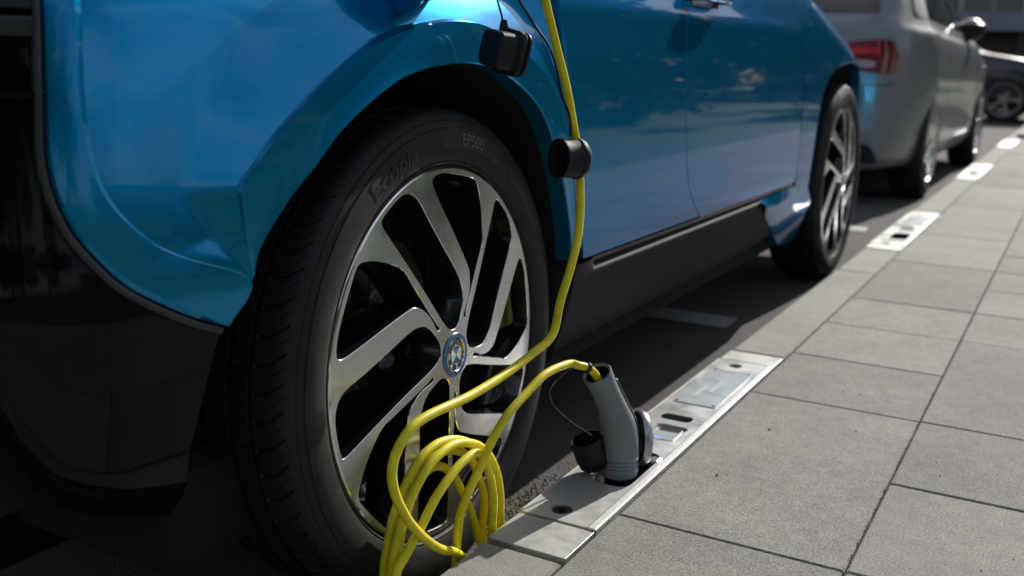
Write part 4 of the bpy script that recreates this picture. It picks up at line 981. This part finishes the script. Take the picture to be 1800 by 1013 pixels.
# =================================================================== TREES ACROSS THE LAWN (mirrored in the doors)
def leaf_clump(seed, R, n, leaf):
    random.seed(seed); V = []; F = []
    cl = [(random.gauss(0, .42) * R, random.gauss(0, .42) * R, random.gauss(0, .33) * R, random.uniform(.22, .42) * R) for _ in range(16)]
    for i in range(n):
        cx, cy, cz, cr_ = random.choice(cl); a = random.random() * 2 * PI; t = random.uniform(-1, 1); rr = cr_ * random.random() ** .35; q = math.sqrt(1 - t * t)
        p = Vector((cx + rr * q * math.cos(a), cy + rr * q * math.sin(a), cz + rr * t)); d = Vector((random.gauss(0, 1), random.gauss(0, 1), random.gauss(0, 1))).normalized(); e = d.orthogonal().normalized() * leaf * random.uniform(.6, 1.2); g_ = d.cross(e)
        k = len(V); V += [p - e, p + g_ * .5, p + e, p - g_ * .5]; F.append((k, k + 1, k + 2, k + 3))
    me = bpy.data.meshes.new('crown'); me.from_pydata([tuple(v) for v in V], [], F); me.materials.append(M['leaf']); return me
crowns = [leaf_clump(s_, 3.0, 5200, .20) for s_ in (1, 2, 3)]
tspots = [(24, 28, 1.2), (15, 27, 1.2), (19, 31, 1.1), (14, 38, 1.35), (20, 46, 1.3), (15, 55, 1.4), (27, 34, 1.3), (27, 38, 1.5), (22, 64, 1.5), (19, 30, 1.3), (22, 49, 1.5), (12, 47, 1.2), (9, -9, 1.2), (13, -16, 1.5), (5, -22, 1.6), (19, -10, 1.4), (8.5, 13, 1.0), (9.5, 22, 1.15), (7.5, 31, 1.2)]  # last three added near the paving to shade the lawn and darken door reflections
tl = ['nearest leafy tree on the lawn', 'second leafy tree along the lawn', 'leafy tree set back on the lawn', 'broad leafy tree midway along the lawn', 'tall leafy tree far along the lawn', 'spreading tree near the lawn end', 'leafy tree by the pale office block', 'tree standing behind the lawn row', 'farthest tree on the lawn', 'bushy tree close behind the second lawn tree', 'tree between the tall one and the far end of the lawn', 'tree at the kerb side of the lawn row', 'leafy tree on the lawn behind the viewer, nearest the paving', 'leafy tree on the lawn behind the viewer, second from the paving', 'large tree far down the street behind the viewer', 'tree deep on the lawn behind the viewer', 'small unseen tree added closest to the paving edge to shade the lawn', 'unseen tree added on the near lawn for shade, second from the paving edge', 'unseen tree added on the near lawn for shade, third from the paving edge']
for i, (x, y, k) in enumerate(tspots):
    t = empty('broadleaf_tree', (x, y, .1), random.random() * 6); tag(t, tl[i], 'tree', 'trees across the lawn')
    c = bpy.data.objects.new('crown', crowns[i % 3]); C.objects.link(c); c.parent = t; c.location = (0, 0, 3.9 * k); c.scale = (k, k, k)
    tube('trunk', [(0, 0, 0), (.05, .03, 1.2 * k), (-.04, .08, 2.4 * k), (.1, .0, 3.8 * k)], .2, M['bark'], t, n=10, radii=[.26 * k, .2 * k, .17 * k, .1 * k])
    for q in range(4):
        a = q * 1.6 + i; tube('limb', [(-.02, .06, 2.2 * k), (.6 * math.cos(a) * k, .6 * math.sin(a) * k, 3.0 * k), (1.3 * math.cos(a) * k, 1.3 * math.sin(a) * k, 3.9 * k)], .1, M['bark'], t, n=7, radii=[.12 * k, .08 * k, .04 * k])
for i, (x, y, k, lb) in enumerate(((4.4, 5.2, .30, 'low round shrub added beside the paving to break up the door reflections'), (5.6, 9.5, .36, 'bushy unseen shrub added beyond the low round one for the reflections'), (4.2, 15.5, .34, 'unseen shrub added level with the dark car for the reflections'), (6.2, 2.6, .28, 'small unseen shrub added abreast of the blue car for its reflections'))):  # unseen shrubs, added as dark shapes to break up the door reflections
    t = empty('shrub', (x, y, .09)); tag(t, lb, 'shrub', 'shrubs added for the door reflections')
    c = bpy.data.objects.new('foliage', crowns[i % 3]); C.objects.link(c); c.parent = t; c.location = (0, 0, 1.6 * k); c.scale = (k, k, k * .8)
hm = []
for s_ in (11, 12):
    random.seed(s_); V = []; F = []
    for i in range(5200):
        p = Vector((random.gauss(0, .45), random.uniform(-3, 3), random.uniform(0, 2.5) + .35 * math.sin(i * .37))); d = Vector((random.gauss(0, 1), random.gauss(0, 1), random.gauss(0, 1))).normalized(); e = d.orthogonal().normalized() * .13 * random.uniform(.6, 1.3); g_ = d.cross(e)
        k = len(V); V += [p - e, p + g_ * .6, p + e, p - g_ * .6]; F.append((k, k + 1, k + 2, k + 3))
    me = bpy.data.meshes.new('hedge'); me.from_pydata([tuple(v) for v in V], [], F); me.materials.append(M['leaf']); hm.append(me)
for i in range(12):
    if i == 0: hroot = empty('hedge', (29, 26, .1)); tag(hroot, 'long unseen hedge added behind the trees to darken the door reflections', 'hedge')  # unseen, added to close the light gaps under the crowns in the reflections
    c = bpy.data.objects.new('foliage', hm[i % 2]); C.objects.link(c); c.parent = hroot; c.location = (random.uniform(-.5, .5), i * 5.6, 0); c.scale = (1.4, 1, 1.5)
for o in proto: bpy.data.objects.remove(o)
